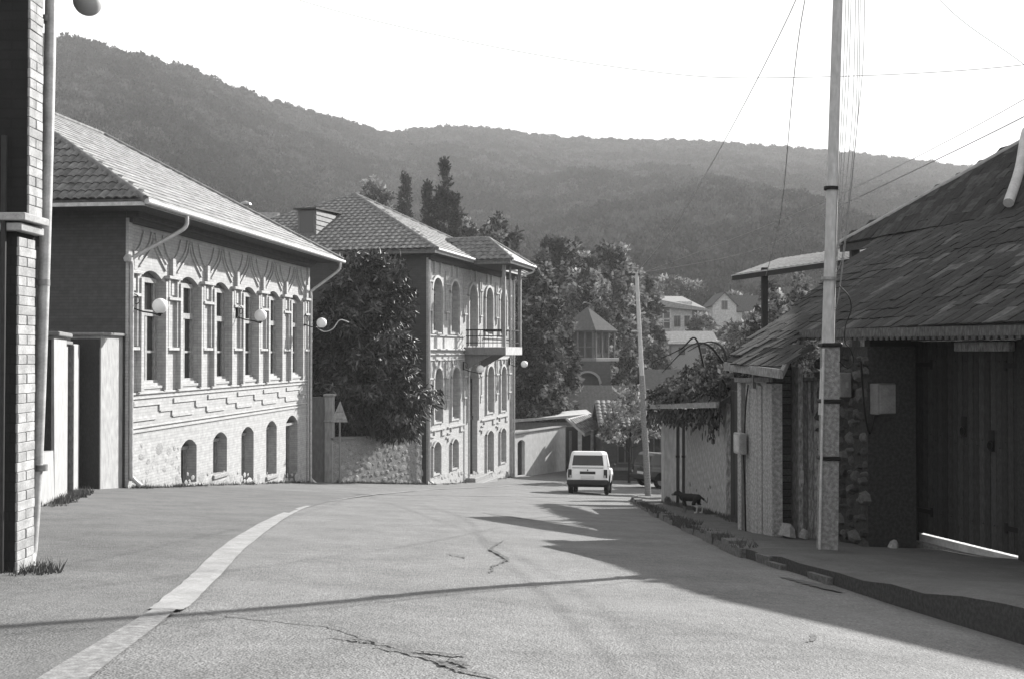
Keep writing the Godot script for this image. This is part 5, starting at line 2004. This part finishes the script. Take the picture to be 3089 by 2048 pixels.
func plants():
	rng.seed = 1001
	# the dark tree between the two houses
	var at = P(-5.75, -5.1, 43.9)
	tree("dark_tree", "big dense dark tree with long drooping leaves overhanging the stone wall", at, [
		[Vector3(-.1, 6.5, 0), Vector3(1.6, 2.6, 1.5)],
		[Vector3(-.9, 5.2, .2), Vector3(1.5, 2.6, 1.5)],
		[Vector3(1.25, 3.2, .9), Vector3(1.5, 1.35, 1.3)],
		[Vector3(.2, 3.6, .8), Vector3(1.9, 1.6, 1.5)],
		[Vector3(-.9, 3.2, .5), Vector3(1.2, 1.3, 1.2)],
		[Vector3(.75, 7.3, -.4), Vector3(1.0, 1.6, 1.1)],
		[Vector3(.7, 5.0, .5), Vector3(1.2, 1.3, 1.2)]], 1150, 38, .30, .33, .085, .014, .11, 6.0, .16, "", .75, M.leaf_dark)
	# forest on the hills
	var mats = [M.forest]
	var meshes = []
	for k in 4:
		var mb = MB.new()
		mb.tint = true
		rng.seed = 300 + k
		for i in 260:
			var d = rnd_dir()
			if d.y < -.35:
				d.y = -d.y
			var q = rf(.72, 1.05)
			var tone = rf(.7, 1.3) * [.022, .034, .048, .075][k]
			leaf(mb, Vector3(d.x * q, d.y * q * 1.15 + .1, d.z * q), (rnd_dir() + d * .6).normalized(), rf(.22, .42), rf(.16, .3), Color(tone, tone, tone))
		meshes.append(mb.mesh())
	rng.seed = 42
	var lists = [[], [], [], []]
	var tries = 0
	while tries < 62000:
		tries += 1
		var dd = sqrt(rf(115.0 * 115.0, 735.0 * 735.0))
		var u = rf(-.60, .60)
		if dd > ridge_d(u) + 25.0:
			continue
		var x = u * dd
		if dd < 178 and u > .06 and u < .30 and (dd < 158 or rng.randf() < .5):
			continue
		var s = rf(1.6, 3.1) * (1.0 if dd > 200 else .7)
		var y = hill_y(x, dd)
		if gully.get_noise_2d(x * 4.0, dd * 4.0) < -.32 and rng.randf() < .6:
			s *= .5
		lists[clampi(int(2.0 + gully.get_noise_2d(x * 3.0, dd * 2.0) * 3.5 + rf(-1.3, 1.3)), 0, 3)].append(Transform3D(Basis(Vector3.UP, rf(0, TAU)).scaled_local(Vector3(s * rf(.8, 1.2), s * rf(.9, 1.5), s * rf(.8, 1.2))), P(x, y + s * .4, dd)))
	var fo = Node3D.new()
	fo.name = "forest"
	add_child(fo)
	tag(fo, "dense deciduous forest covering the long hills", "forest", "", "stuff")
	for k in 4:
		many("tree_crowns", meshes[k], M.forest, fo, lists[k])
	# poplars behind the balcony house
	rng.seed = 55
	for q in [[1022, 388, 560, 26, 100.0, "tallest poplar standing behind the balcony house roof"], [991, 445, 560, 15, 100.0, "shorter poplar just left of the tallest poplar"], [935, 415, 520, 20, 118.0, "faint poplar behind the apex of the balcony house roof"], [1048, 470, 560, 14, 97.0, "stubby poplar just right of the tallest poplar"]]:
		var u = (q[0] - 1182.5) / 2540.5
		var d = q[4]
		var top = (815 - q[1]) / 2540.5 * d
		var r = q[3] / 2540.5 * d
		var foot = P(u * d, -7.0, d)
		var cr = []
		var hh = top + 7.0
		for k in 6:
			var a = (k + .5) / 6.0
			cr.append([Vector3(rf(-.2, .2), hh * (.25 + .72 * a), 0), Vector3(r * (1.0 - .6 * a), hh * .12, r * (1.0 - .6 * a))])
		tree("poplar_tree", q[5], foot, cr, 420, 30, .45, .36, .2, .018, .05, hh * .8, .25, "poplars behind the balcony house", -.6)
	# trees in the hollow: [dx, top, half width, d, tone, label]
	var list = [
		[1285, 545, 75, 97.0, .8, "tall tree directly right of the balcony house"],
		[1230, 600, 60, 76.0, .6, "dark tree hugging the balcony posts"],
		[1400, 560, 85, 98.0, .9, "broad tree behind the turret roof"],
		[1460, 612, 60, 104.0, .65, "tree behind the far pole top"],
		[1150, 492, 60, 92.0, .9, "rounded tree peeping over the porch roof"],
		[1230, 700, 62, 70.0, .55, "dark leafy tree beside the balcony house corner"],
		[1275, 690, 55, 73.0, .8, "tree with pale leaf tips left of the turret"],
		[1222, 800, 52, 68.5, .5, "low dark tree above the whitewashed wall"],
		[1350, 620, 70, 93.0, .9, "tree crown right behind the turret"],
		[1070, 500, 40, 108.0, .9, "small tree between poplars and porch roof"],
		[870, 415, 50, 125.0, .9, "tree crown left of the balcony house apex"],
		[1500, 762, 30, 118.0, 1.1, "tree below the white veranda house"],
		[1622, 735, 20, 134.0, 1.0, "tree between the two white houses"],
		[1512, 800, 28, 92.0, .9, "bushy tree left of the old stone house"],
		[1662, 800, 26, 88.0, 1.0, "tree right of the old stone house"],
		[1700, 752, 40, 125.0, 1.0, "tree in front of the dark-roofed wing"],
		[1480, 850, 26, 84.0, .9, "shrubby tree below the bushy tree"],
		[1690, 690, 40, 170.0, 1.0, "tree behind the gabled white house"],
		[1550, 650, 70, 175.0, 1.0, "tree above the white veranda house"],
		[1790, 660, 60, 60.0, 1.1, "leafy tree behind the awning post"],
		[1850, 640, 40, 45.0, 1.1, "pale leafy tree under the corrugated awning"],
		[1760, 720, 45, 52.0, 1.0, "leafy tree left of the awning post"],
	]
	for q in list:
		var d = q[3]
		var u = (q[0] - 1182.5) / 2540.5
		var top = (815 - q[1]) / 2540.5 * d
		var r = q[2] / 2540.5 * d
		var x = u * d
		var y0 = maxf(-7.2, hill_y(x, d)) if d > 66 else ground_y(x, d)
		if top - y0 < 2.5:
			y0 = top - 2.5
		var h = top - y0
		var cr = [[Vector3(0, h * .62, 0), Vector3(r, h * .36, r)], [Vector3(-r * .35, h * .42, r * .2), Vector3(r * .75, h * .28, r * .7)], [Vector3(r * .35, h * .40, r * .3), Vector3(r * .75, h * .26, r * .7)], [Vector3(rf(-.3, .3) * r, h * .8, 0), Vector3(r * .6, h * .2, r * .6)]]
		tree("tree", q[5], P(x, y0, d), cr, int(220 + 1.8 * q[2]), 42, .5 * d / 85.0, .42 * d / 85.0, .26 * d / 85.0, .03 * q[4], .34 * q[4], h * .7, .2, "trees in the hollow")
	# small pale tree by the bend
	var cr2 = [[Vector3(0, 3.6, 0), Vector3(1.3, 1.2, 1.2)], [Vector3(-.4, 2.9, 0), Vector3(1.0, .9, .9)], [Vector3(.9, 3.2, 0), Vector3(.9, .9, .8)], [Vector3(.3, 4.3, 0), Vector3(.8, .7, .8)]]
	tree("young_tree", "young pale-leaved tree in front of the shaded cottage", P(6.1, -6.7, 57.5), cr2, 85, 20, .28, .26, .16, .12, .34, 3.6, .08, "", .2)
	# vines on the low roof
	var t = thing("vine", "tangled leafy vine heaped over the low old roof", "vine", P(5.0, -.9, 27.5))
	var mb = MB.new(inv(t))
	mb.tint = true
	rng.seed = 7
	for k in 520:
		var a = rng.randf(); var b = rng.randf()
		var p = P(4.12, -1.55, 33.3).lerp(P(4.25, -.98, 22.8), a).lerp(P(6.2, -.2, 33.3).lerp(P(6.2, .25, 22.8), a), b)
		p += Vector3(0, rf(0, .28), 0)
		var tone = rf(.02, .10) if rng.randf() < .85 else rf(.1, .2)
		for i in 22:
			var o = p + rnd_dir() * rf(.05, .22)
			leaf(mb, o, (rnd_dir() + Vector3(0, -.3, 0)).normalized(), rf(.08, .17), rf(.06, .11), Color(tone, tone, tone) * rf(.8, 1.2))
	for k in 90:   # hanging tresses
		var a = pow(rng.randf(), 1.3)
		var p = P(4.3, -1.1, 22.8).lerp(P(4.14, -1.65, 33.3), a) + Vector3(-.03, 0, 0)
		var len = rf(.1, .45) * (1.6 if a > .8 or a < .1 else 1.0)
		for i in 16:
			var tone = rf(.03, .12)
			leaf(mb, p + Vector3(rf(-.06, .06), -len * rng.randf(), rf(-.1, .1)), (rnd_dir() * .5 + Vector3(0, -1, 0)).normalized(), rf(.08, .18), rf(.05, .1), Color(tone, tone, tone))
	part("leaves", mb, M.leaf, t)
	for q in [[P(4.7, -.3, 27), P(4.2, .35, 25.2), P(3.9, .1, 25.5), P(3.4, -.2, 26.5)], [P(4.8, -.2, 25), P(4.35, .2, 24.5), P(4.0, .15, 25.0), P(3.55, -.45, 26)], [P(4.6, -.5, 23.4), P(4.45, .1, 23.2), P(4.2, .25, 23.6), P(3.9, .05, 24.4)], [P(4.5, -.9, 23.0), P(4.3, -.5, 22.6), P(4.25, -1.0, 22.5), P(4.28, -1.7, 22.8)]]:
		mb = MB.new(inv(t))
		mb.tube(smooth(q, 5), .03, .008, 6)
		part("stem", mb, M.bark, t)
	# grass tufts: [x, d, label]
	var gm = []
	for k in 3:
		rng.seed = 60 + k
		mb = MB.new()
		for i in 40:
			var o = Vector3(rf(-.12, .12), 0, rf(-.12, .12))
			var d = (Vector3(rf(-.6, .6), 1, rf(-.6, .6))).normalized()
			var s = d.cross(rnd_dir()).normalized() * .008
			var h = rf(.03, .15)
			mb.tri(o - s, o + s, o + d * h)
		gm.append(mb.mesh())
	rng.seed = 61
	var xs = []
	for k in 420:
		var p = [0.0, 0.0]
		var r = rng.randf()
		var wk = false
		if r < .2:   # foot of the long brick house
			var s = rf(-.5, 14.3)
			p = [-9.12 + .1206 * s + rf(.02, .25), 26.0 + .9927 * s]
		elif r < .35:
			var s = rf(0, 5.5)
			p = [-6.62 + .527 * s + rf(0.05, .3), 40.95 + .85 * s - .1]
		elif r < .5:
			var s = rf(0, 7.0)
			p = [-7.17 - .29 * s + rf(.05, .3), 16.6 + .957 * s]
		elif r < .54:
			p = [rf(-3.9, -3.6), rf(8.25, 8.9)]
		elif r < .8:
			p = [4.65 - rf(.05, .35), rf(19, 31)]
			wk = true
		elif r < .9:
			p = [kerb_x(20) + rf(-.1, .1), rf(14, 30)]
			p[0] = kerb_x(p[1]) + rf(-.08, .12)
			wk = true
		else:
			var s = rf(0, 13.4)
			p = [-3.45 + .264 * s + rf(.02, .2), 46.0 + .964 * s - .1]
		xs.append(Transform3D(Basis(Vector3.UP, rf(0, TAU)).scaled_local(Vector3.ONE * rf(.5, 1.25)), P(p[0], ground_y(p[0], p[1]) + (walk_h(p[1]) if wk else 0.0) - .01, p[1])))
	var gr = Node3D.new()
	gr.name = "grass"
	add_child(gr)
	tag(gr, "weeds and grass along the feet of walls and the kerb", "grass", "", "stuff")
	for k in 3:
		var part_xs = []
		for i in xs.size():
			if i % 3 == k:
				part_xs.append(xs[i])
		many("grass_tufts", gm[k], M.grass, gr, part_xs)

# ------------------------------------------------------------------ poles, wires, sign, cars, dog
func wire(label, pts, r = .006):
	var p = smooth(pts, 10)
	var t = thing("overhead_wire", label, "wire", p[0], "wires over the street")
	var m = MB.new(inv(t))
	m.tube(p, r, r, 6)
	part("strand", m, M.wire, t)

func street_things():
	# leaning pole lashed to a concrete stub
	var b = P(3.90, ground_y(3.9, 14.0) + walk_h(14) - .02, 14.0)
	var top = P(4.235, 6.6, 14.0)
	var t = thing("utility_pole", "leaning timber pole strapped to a concrete stub on the walk", "pole", b)
	var m = MB.new(inv(t))
	var p0 = b.lerp(top, .27) ; var dir = (top - b).normalized()
	m.tube([b.lerp(top, .19) + Vector3(.03, 0, -.02), p0 + Vector3(.03, 0, -.02), b.lerp(top, .6) + Vector3(.01, 0, 0), top], .092, .055, 14)
	part("shaft", m, M.pole, t)
	m = MB.new(inv(t))
	var q0 = b + Vector3(.1, -.3, .0); var q1 = b.lerp(top, .285) + Vector3(.045, 0, .03)
	m.hexa([q0 + Vector3(-.11, 0, -.11), q0 + Vector3(.11, 0, -.11), q0 + Vector3(.11, 0, .09), q0 + Vector3(-.11, 0, .09)], [q1 + Vector3(-.10, 0, -.09), q1 + Vector3(.10, 0, -.09), q1 + Vector3(.10, 0, .08), q1 + Vector3(-.10, 0, .08)])
	part("stub", m, M.concrete, t)
	m = MB.new(inv(t))
	m.tube([b + Vector3(-.03, 0, .12), q1 + Vector3(-.115, -.02, .11)], .017, .017, 8)
	part("conduit", m, M.gutter, t)
	for y in [.11, -.6, -1.32]:
		m = MB.new(inv(t))
		var c = q0.lerp(q1, (y - q0.y) / (q1.y - q0.y))
		m.cbox(c + Vector3(-.13, -.025, -.12), c + Vector3(.125, .025, .115), .01)
		part("strap", m, M.iron, t)
	for y in [2.1, .95]:
		m = MB.new(inv(t))
		var c = b.lerp(top, (y - b.y) / (top.y - b.y))
		m.tube([c - dir * .02, c + dir * .02], .094, .094, 12)
		part("band", m, M.galv if y < 1 else M.iron, t)
	m = MB.new(inv(t))
	m.box(top + Vector3(-.5, -.5, -.05), top + Vector3(.5, -.42, .05))
	part("crossarm", m, M.wood[2], t)
	for x in [-.4, -.1, .15, .4]:
		m = MB.new(inv(t))
		m.lathe(top + Vector3(x, -.42, 0), [[.012, 0], [.03, .04], [.04, .1], [.02, .15], [0.0, .16]], 8)
		part("insulator", m, M.globe, t)
	rng.seed = 12
	for k in 7:   # service cables hanging beside the pole
		var x = .09 + k * .035 + rf(-.01, .01)
		var yb = rf(.8, 1.9)
		var c = thing("service_cable", "slack service cable hanging beside the leaning pole", "cable", top, "cables beside the leaning pole")
		m = MB.new(inv(c))
		var kx = func(y): return lerpf(b.x, top.x, (y - b.y) / (top.y - b.y))
		m.tube(smooth([P(kx.call(6.2) + x * .9, 6.2, 13.95), P(kx.call(4.0) + x * 1.15 + rf(-.02, .02), 4.0, 13.95), P(kx.call(2.8) + x + rf(-.03, .03), 2.8, 13.95), P(kx.call(yb) + x * .55, yb, 13.95), P(kx.call(yb - .3) + .07, yb - .3, 13.98)], 6), .0045, .0045, 5)
		part("strand", m, M.wire, c)
	t = thing("service_cable", "curly loose cable looped on the leaning pole below the eaves", "cable", P(4.1, .6, 13.85))
	m = MB.new(inv(t))
	m.tube(smooth([P(4.12, .85, 13.85), P(4.24, .72, 13.85), P(4.27, .55, 13.85), P(4.2, .35, 13.85), P(4.19, .15, 13.85), P(4.26, .05, 13.85), P(4.3, -.1, 13.85), P(4.22, -.18, 13.85), P(4.12, -.1, 13.85)], 6), .007, .007, 6)
	part("strand", m, M.iron, t)
	# far pole with a lamp arm
	b = P(4.95, ground_y(4.95, 40) - .1, 40.0)
	top = P(4.53, 2.95, 40.0)
	t = thing("utility_pole", "slim pole with lamp arm beyond the white car", "pole", b)
	m = MB.new(inv(t))
	m.tube([b, b.lerp(top, .55)], .115, .10, 12)
	part("stub", m, M.concrete, t)
	m = MB.new(inv(t))
	m.tube([b.lerp(top, .54), top], .085, .065, 12)
	part("shaft", m, M.pole, t)
	m = MB.new(inv(t))
	m.tube(smooth([b.lerp(top, .73), b.lerp(top, .73) + Vector3(-.12, .1, .1), b.lerp(top, .73) + Vector3(-.33, .1, .3)], 4), .03, .03, 8)
	part("lamp_arm", m, M.white, t)
	m = MB.new(inv(t))
	m.box(top + Vector3(-.3, -.12, -.04), top + Vector3(.12, -.05, .04))
	part("crossarm", m, M.wood[2], t)
	# wires
	wire("wire slanting from the leaning pole down to the far pole", [P(4.1, 6.3, 13.9), P(3.69, 4.5, 14.6), P(4.1, 3.3, 27.0), P(4.5, 2.9, 40.0)])
	wire("wire dropping from the leaning pole to the awning post", [P(4.2, 6.4, 13.9), P(3.95, 4.5, 15.0), P(4.9, 2.6, 20.0), P(5.75, 1.75, 24.9)], .007)
	wire("long sagging wire crossing the sky over the street", [P(-9.0, 10.4, 28.0), P(-5.06, 8.376, 26), P(-.78, 6.78, 24), P(2.76, 5.65, 22), P(4.88, 5.02, 20), P(8.4, 4.73, 18), P(11, 5.0, 16.5)], .0058)
	wire("wire cutting the top right corner of the sky", [P(5.6, 7.6, 18.0), P(6.244, 5.155, 16), P(6.54, 3.68, 14), P(6.9, 2.4, 12.5)], .0045)
	wire("wire rising from the far pole towards the right-hand roofs", [P(4.53, 2.9, 40), P(6.4, 2.75, 30), P(6.48, 2.9, 22), P(6.6, 3.05, 14), P(6.7, 3.3, 10)], .007)
	wire("second wire rising from the far pole to the upper roof", [P(4.55, 2.85, 40), P(6.9, 3.4, 27), P(8.2, 4.0, 20), P(8.9, 4.6, 15)], .006)
	# pale hooked pipe by the far corner lamp
	t = thing("hooked_cable", "pale hooked cable end beside the far corner globe lamp", "cable", P(-6.1, 1.0, 40.0))
	m = MB.new(inv(t))
	m.tube(smooth([P(-6.98, .95, 39.2), P(-6.72, .78, 39.3), P(-6.42, .88, 39.4), P(-6.2, 1.2, 39.6), P(-5.9, 1.12, 39.8)], 5), .02, .02, 6)
	part("strand", m, M.gutter, t)
	# triangular sign seen from behind
	t = thing("road_sign", "grey back of a triangular road sign on a thin post", "sign", P(-6.35, ground_y(-6.35, 40.6), 40.6))
	m = MB.new(inv(t))
	m.tube([P(-6.35, -5.3, 40.6), P(-6.35, -1.85, 40.6)], .032, .032, 8)
	part("post", m, M.galv, t)
	m = MB.new(inv(t))
	var c = P(-6.35, -2.1, 40.57)
	m.slab([c + Vector3(-.33, -.42, .0), c + Vector3(.30, -.42, .0), c + Vector3(0.02, .36, .0)], .02)
	part("plate", m, M.sign, t)
	for y in [-.3, -.05]:
		m = MB.new(inv(t))
		m.box(c + Vector3(-.12, y - .02, .002), c + Vector3(.12, y + .02, .02))
		part("clamp", m, M.galv, t)
	car("car", "boxy white three-door off-road car driving away, seen from behind", P(3.16, 0, 44.3), deg_to_rad(-8), M.car_white)
	car("car", "dark car parked beyond the far pole by the cottage", P(7.75, 0, 54.5), deg_to_rad(-62), M.car_dark)
	dog()

func car(called, label, at, turn, paint):
	at.y = ground_y(at.x, -at.z)
	var t = thing(called, label, "car", at, "", turn)
	t.rotation = Vector3(-.095, turn, 0)
	# own axes: x to the car's right, y up, z towards its back; back bumper at z = 1.8
	var I = Transform3D()
	var m = MB.new(I)
	var sec = func(y, hw, z0, z1, r):
		return [Vector3(-hw + r, y, z0), Vector3(hw - r, y, z0), Vector3(hw, y, z0 + r), Vector3(hw, y, z1 - r), Vector3(hw - r, y, z1), Vector3(-hw + r, y, z1), Vector3(-hw, y, z1 - r), Vector3(-hw, y, z0 + r)]
	m.loft([sec.call(.42, .76, -1.78, 1.70, .12), sec.call(.55, .80, -1.82, 1.76, .10), sec.call(.80, .815, -1.82, 1.76, .10), sec.call(.97, .79, -1.76, 1.74, .10), sec.call(1.02, .74, -1.66, 1.71, .12)], true)
	var body = part("body", m, paint, t)
	m = MB.new(I)
	m.loft([sec.call(1.0, .755, -.55, 1.72, .10), sec.call(1.12, .745, -.48, 1.71, .10), sec.call(1.56, .675, -.02, 1.56, .10), sec.call(1.66, .64, .08, 1.48, .12), sec.call(1.69, .56, .2, 1.39, .12)], true)
	part("cabin", m, paint, t)
	m = MB.new(I)
	m.slab([Vector3(-.61, 1.13, 1.712), Vector3(.61, 1.13, 1.712), Vector3(.56, 1.52, 1.585), Vector3(-.56, 1.52, 1.585)], .02)
	part("rear_window", m, M.glass, t)
	m = MB.new(I)
	m.slab([Vector3(.60, 1.13, -.50), Vector3(-.60, 1.13, -.50), Vector3(-.54, 1.50, -.07), Vector3(.54, 1.50, -.07)], .02)
	part("windscreen", m, M.glass, t)
	for sg in [-1, 1]:
		for q in [[-.36, .45], [.52, 1.5]]:
			m = MB.new(I)
			var w = [Vector3(sg * .748, 1.10, q[1]), Vector3(sg * .748, 1.10, q[0]), Vector3(sg * .655, 1.49, q[0] + (.33 if q[0] < 0 else .0)), Vector3(sg * .655, 1.49, q[1] - (.0 if q[0] < 0 else .08))]
			if sg < 0:
				w.reverse()
			m.slab(w, .02)
			part("side_window", m, M.glass, t)
		m = MB.new(I)
		m.cbox(Vector3(sg * .62, .66, 1.74), Vector3(sg * .76, .98, 1.79), .015)
		part("tail_light", m, M.plastic, t)
		m = MB.new(I)
		m.cbox(Vector3(sg * .60, .66, 1.78), Vector3(sg * .70, .76, 1.80), .01)
		part("reflector", m, M.white, t)
		m = MB.new(I)
		m.cbox(Vector3(sg * .80, 1.05, -.30), Vector3(sg * .98, 1.2, -.22), .02)
		m.bar(Vector3(sg * .72, 1.06, -.28), Vector3(sg * .82, 1.1, -.26), .03, .03)
		part("mirror", m, M.plastic, t)
		m = MB.new(I)
		m.ball(Vector3(sg * .58, .72, -1.80), .10, 12, 8)
		part("headlight", m, M.lens, t)
		for z in [-1.12, 1.08]:
			var ring = []
			m = MB.new(I)
			var wheel = Transform3D(Basis(Vector3(0, 0, 1), PI / 2), Vector3(sg * .70, .335, z))
			m.T = wheel
			m.lathe(Vector3(0, -.09, 0), [[.0, .0], [.27, .0], [.33, .03], [.335, .09], [.33, .15], [.27, .18], [.0, .18]], 20)
			var wh = part("wheel", m, M.rubber, t)
			m = MB.new(I)
			m.T = wheel
			m.lathe(Vector3(0, -.1, 0), [[.0, .0], [.19, .0], [.19, .2], [.0, .2]], 14)
			part("rim", m, M.rim, wh)
			m = MB.new(I)   # dark wheel arch
			for k in 10:
				var a0 = PI * k / 10.0; var a1 = PI * (k + 1) / 10.0
				var o = Vector3(sg * .822, .38, z)
				var pts = [o, o + Vector3(0, sin(a0) * .40, cos(a0) * .40), o + Vector3(0, sin(a1) * .40, cos(a1) * .40)]
				if sg > 0:
					pts.reverse()
				m.tri(pts[0], pts[1], pts[2])
				m.tri(pts[0], pts[2], pts[1])
			part("wheel_arch", m, M.rubber, t)
	m = MB.new(I)
	m.cbox(Vector3(-.80, .38, 1.70), Vector3(.80, .58, 1.86), .03)
	part("rear_bumper", m, M.plastic, t)
	m = MB.new(I)
	m.cbox(Vector3(-.80, .38, -1.92), Vector3(.80, .56, -1.76), .03)
	part("front_bumper", m, M.plastic, t)
	m = MB.new(I)
	m.box(Vector3(-.7, .30, -1.6), Vector3(.7, .43, 1.65))
	part("underside", m, M.rubber, t)
	m = MB.new(I)
	m.cbox(Vector3(-.30, .80, 1.755), Vector3(.30, .90, 1.775), .008)
	part("plate_recess", m, M.plastic, t)
	m = MB.new(I)
	m.cbox(Vector3(-.26, .62, 1.765), Vector3(.26, .74, 1.785), .008)
	part("number_plate", m, M.plate, t)
	m = MB.new(I)
	m.box(Vector3(-.6, 1.035, 1.725), Vector3(.6, 1.05, 1.745))
	m.box(Vector3(-.02, .92, 1.76), Vector3(.02, .98, 1.79))
	part("hatch_seam", m, M.plastic, t)

func blob(mb, bones, lo, hi, cell, tone):   # meshes a smooth union of tapered capsules: [a, b, ra, rb]
	var n = Vector3i(((hi - lo) / cell).ceil()) + Vector3i.ONE
	var f = PackedFloat32Array()
	f.resize(n.x * n.y * n.z)
	for z in n.z:
		for y in n.y:
			for x in n.x:
				f[(z * n.y + y) * n.x + x] = field(bones, lo + Vector3(x, y, z) * cell)
	var vid = {}
	var corner = [Vector3i(0, 0, 0), Vector3i(1, 0, 0), Vector3i(0, 1, 0), Vector3i(1, 1, 0), Vector3i(0, 0, 1), Vector3i(1, 0, 1), Vector3i(0, 1, 1), Vector3i(1, 1, 1)]
	var edges = [[0, 1], [2, 3], [4, 5], [6, 7], [0, 2], [1, 3], [4, 6], [5, 7], [0, 4], [1, 5], [2, 6], [3, 7]]
	for z in n.z - 1:
		for y in n.y - 1:
			for x in n.x - 1:
				var s = Vector3.ZERO
				var k = 0
				var val = []
				for c in corner:
					val.append(f[((z + c.z) * n.y + y + c.y) * n.x + x + c.x])
				for e in edges:
					if (val[e[0]] < 0) != (val[e[1]] < 0):
						var tt = val[e[0]] / (val[e[0]] - val[e[1]])
						s += Vector3(corner[e[0]]).lerp(Vector3(corner[e[1]]), tt)
						k += 1
				if k:
					vid[Vector3i(x, y, z)] = lo + (Vector3(x, y, z) + s / k) * cell
	var grad = func(p):
		var h = cell * .5
		return Vector3(field(bones, p + Vector3(h, 0, 0)) - field(bones, p - Vector3(h, 0, 0)), field(bones, p + Vector3(0, h, 0)) - field(bones, p - Vector3(0, h, 0)), field(bones, p + Vector3(0, 0, h)) - field(bones, p - Vector3(0, 0, h))).normalized()
	var nrm = {}
	for q in vid:
		nrm[q] = grad.call(vid[q])
	var ax = [Vector3i(1, 0, 0), Vector3i(0, 1, 0), Vector3i(0, 0, 1)]
	for q in vid:
		for a in 3:
			var u = ax[(a + 1) % 3]; var v = ax[(a + 2) % 3]
			var p1 = q + ax[a]
			if p1.x >= n.x or p1.y >= n.y or p1.z >= n.z:
				continue
			var f0 = f[(q.z * n.y + q.y) * n.x + q.x]; var f1 = f[(p1.z * n.y + p1.y) * n.x + p1.x]
			if (f0 < 0) == (f1 < 0):
				continue
			var ids = [q, q - u, q - u - v, q - v]
			var ok = true
			for i in ids:
				if not vid.has(i):
					ok = false
			if not ok:
				continue
			if f0 >= 0:
				ids.reverse()
			for tr in [[0, 1, 2], [0, 2, 3]]:
				var i0 = ids[tr[0]]; var i1 = ids[tr[1]]; var i2 = ids[tr[2]]
				var tn = tone.call((vid[i0] + vid[i1] + vid[i2]) / 3.0)
				mb.col = Color(tn, tn, tn)
				mb.tri_s(vid[i0], vid[i1], vid[i2], nrm[i0], nrm[i1], nrm[i2])

func field(bones, p):
	var d = 10.0
	for b in bones:
		var ab = b[1] - b[0]
		var h = clampf((p - b[0]).dot(ab) / maxf(1e-9, ab.length_squared()), 0.0, 1.0)
		var e = (p - b[0] - ab * h).length() - lerpf(b[2], b[3], h)
		var k = .018
		var m = maxf(k - absf(d - e), 0.0) / k
		d = minf(d, e) - m * m * k * .25
	return d

func dog():
	# own axes: x forward, y up, z to its right; standing on the walk, looking down at the kerb
	var at = P(3.98, ground_y(3.98, 24.6) + walk_h(24.6) + .01, 24.6)
	var t = thing("dog", "dark dog with pale legs standing on the walk beside the plaster wall", "dog", at, "", PI - .55)
	t.scale = Vector3.ONE * .84
	var V = func(x, y, z): return Vector3(x, y, z)
	var bones = [
		[V.call(.20, .40, 0), V.call(-.02, .41, 0), .105, .10], [V.call(-.02, .41, 0), V.call(-.22, .42, 0), .10, .085],
		[V.call(.20, .42, 0), V.call(.34, .50, 0), .085, .06], [V.call(.34, .50, 0), V.call(.41, .49, 0), .07, .055], [V.call(.41, .48, 0), V.call(.51, .45, 0), .042, .03],
		[V.call(.35, .55, -.045), V.call(.33, .60, -.06), .022, .008], [V.call(.35, .55, .045), V.call(.33, .60, .06), .022, .008],
		[V.call(-.28, .44, 0), V.call(-.38, .38, 0), .03, .028], [V.call(-.38, .38, 0), V.call(-.46, .30, .01), .028, .018],
	]
	for s in [-1, 1]:
		var k = .05 * s
		bones.append([V.call(.18, .38, .06 * s), V.call(.16 + k, .22, .065 * s), .055, .032])
		bones.append([V.call(.16 + k, .22, .065 * s), V.call(.17 + k, .04, .065 * s), .028, .02])
		bones.append([V.call(.17 + k, .03, .065 * s), V.call(.21 + k, .02, .065 * s), .024, .02])
		bones.append([V.call(-.20, .40, .06 * s), V.call(-.16 - k, .25, .07 * s), .075, .045])
		bones.append([V.call(-.16 - k, .25, .07 * s), V.call(-.27 - k, .17, .07 * s), .035, .024])
		bones.append([V.call(-.27 - k, .17, .07 * s), V.call(-.25 - k, .03, .07 * s), .022, .02])
		bones.append([V.call(-.25 - k, .02, .07 * s), V.call(-.20 - k, .02, .07 * s), .023, .02])
	var mb = MB.new()
	mb.tint = true
	blob(mb, bones, Vector3(-.52, -.03, -.18), Vector3(.58, .65, .18), .0125, func(p): return .4 if p.y < .22 and p.x < .05 else (.13 if p.y < .17 else (.16 if p.x < -.4 else (.10 if p.x > .46 else .022))))
	part("body", mb, M.fur, t)
	for s in [-1, 1]:
		var m = MB.new()
		m.ball(Vector3(.425, .515, .036 * s), .009, 8, 6)
		part("eye", m, M.wire, t)
	var m = MB.new()
	m.ball(Vector3(.535, .455, 0), .014, 8, 6)
	part("nose", m, M.wire, t)
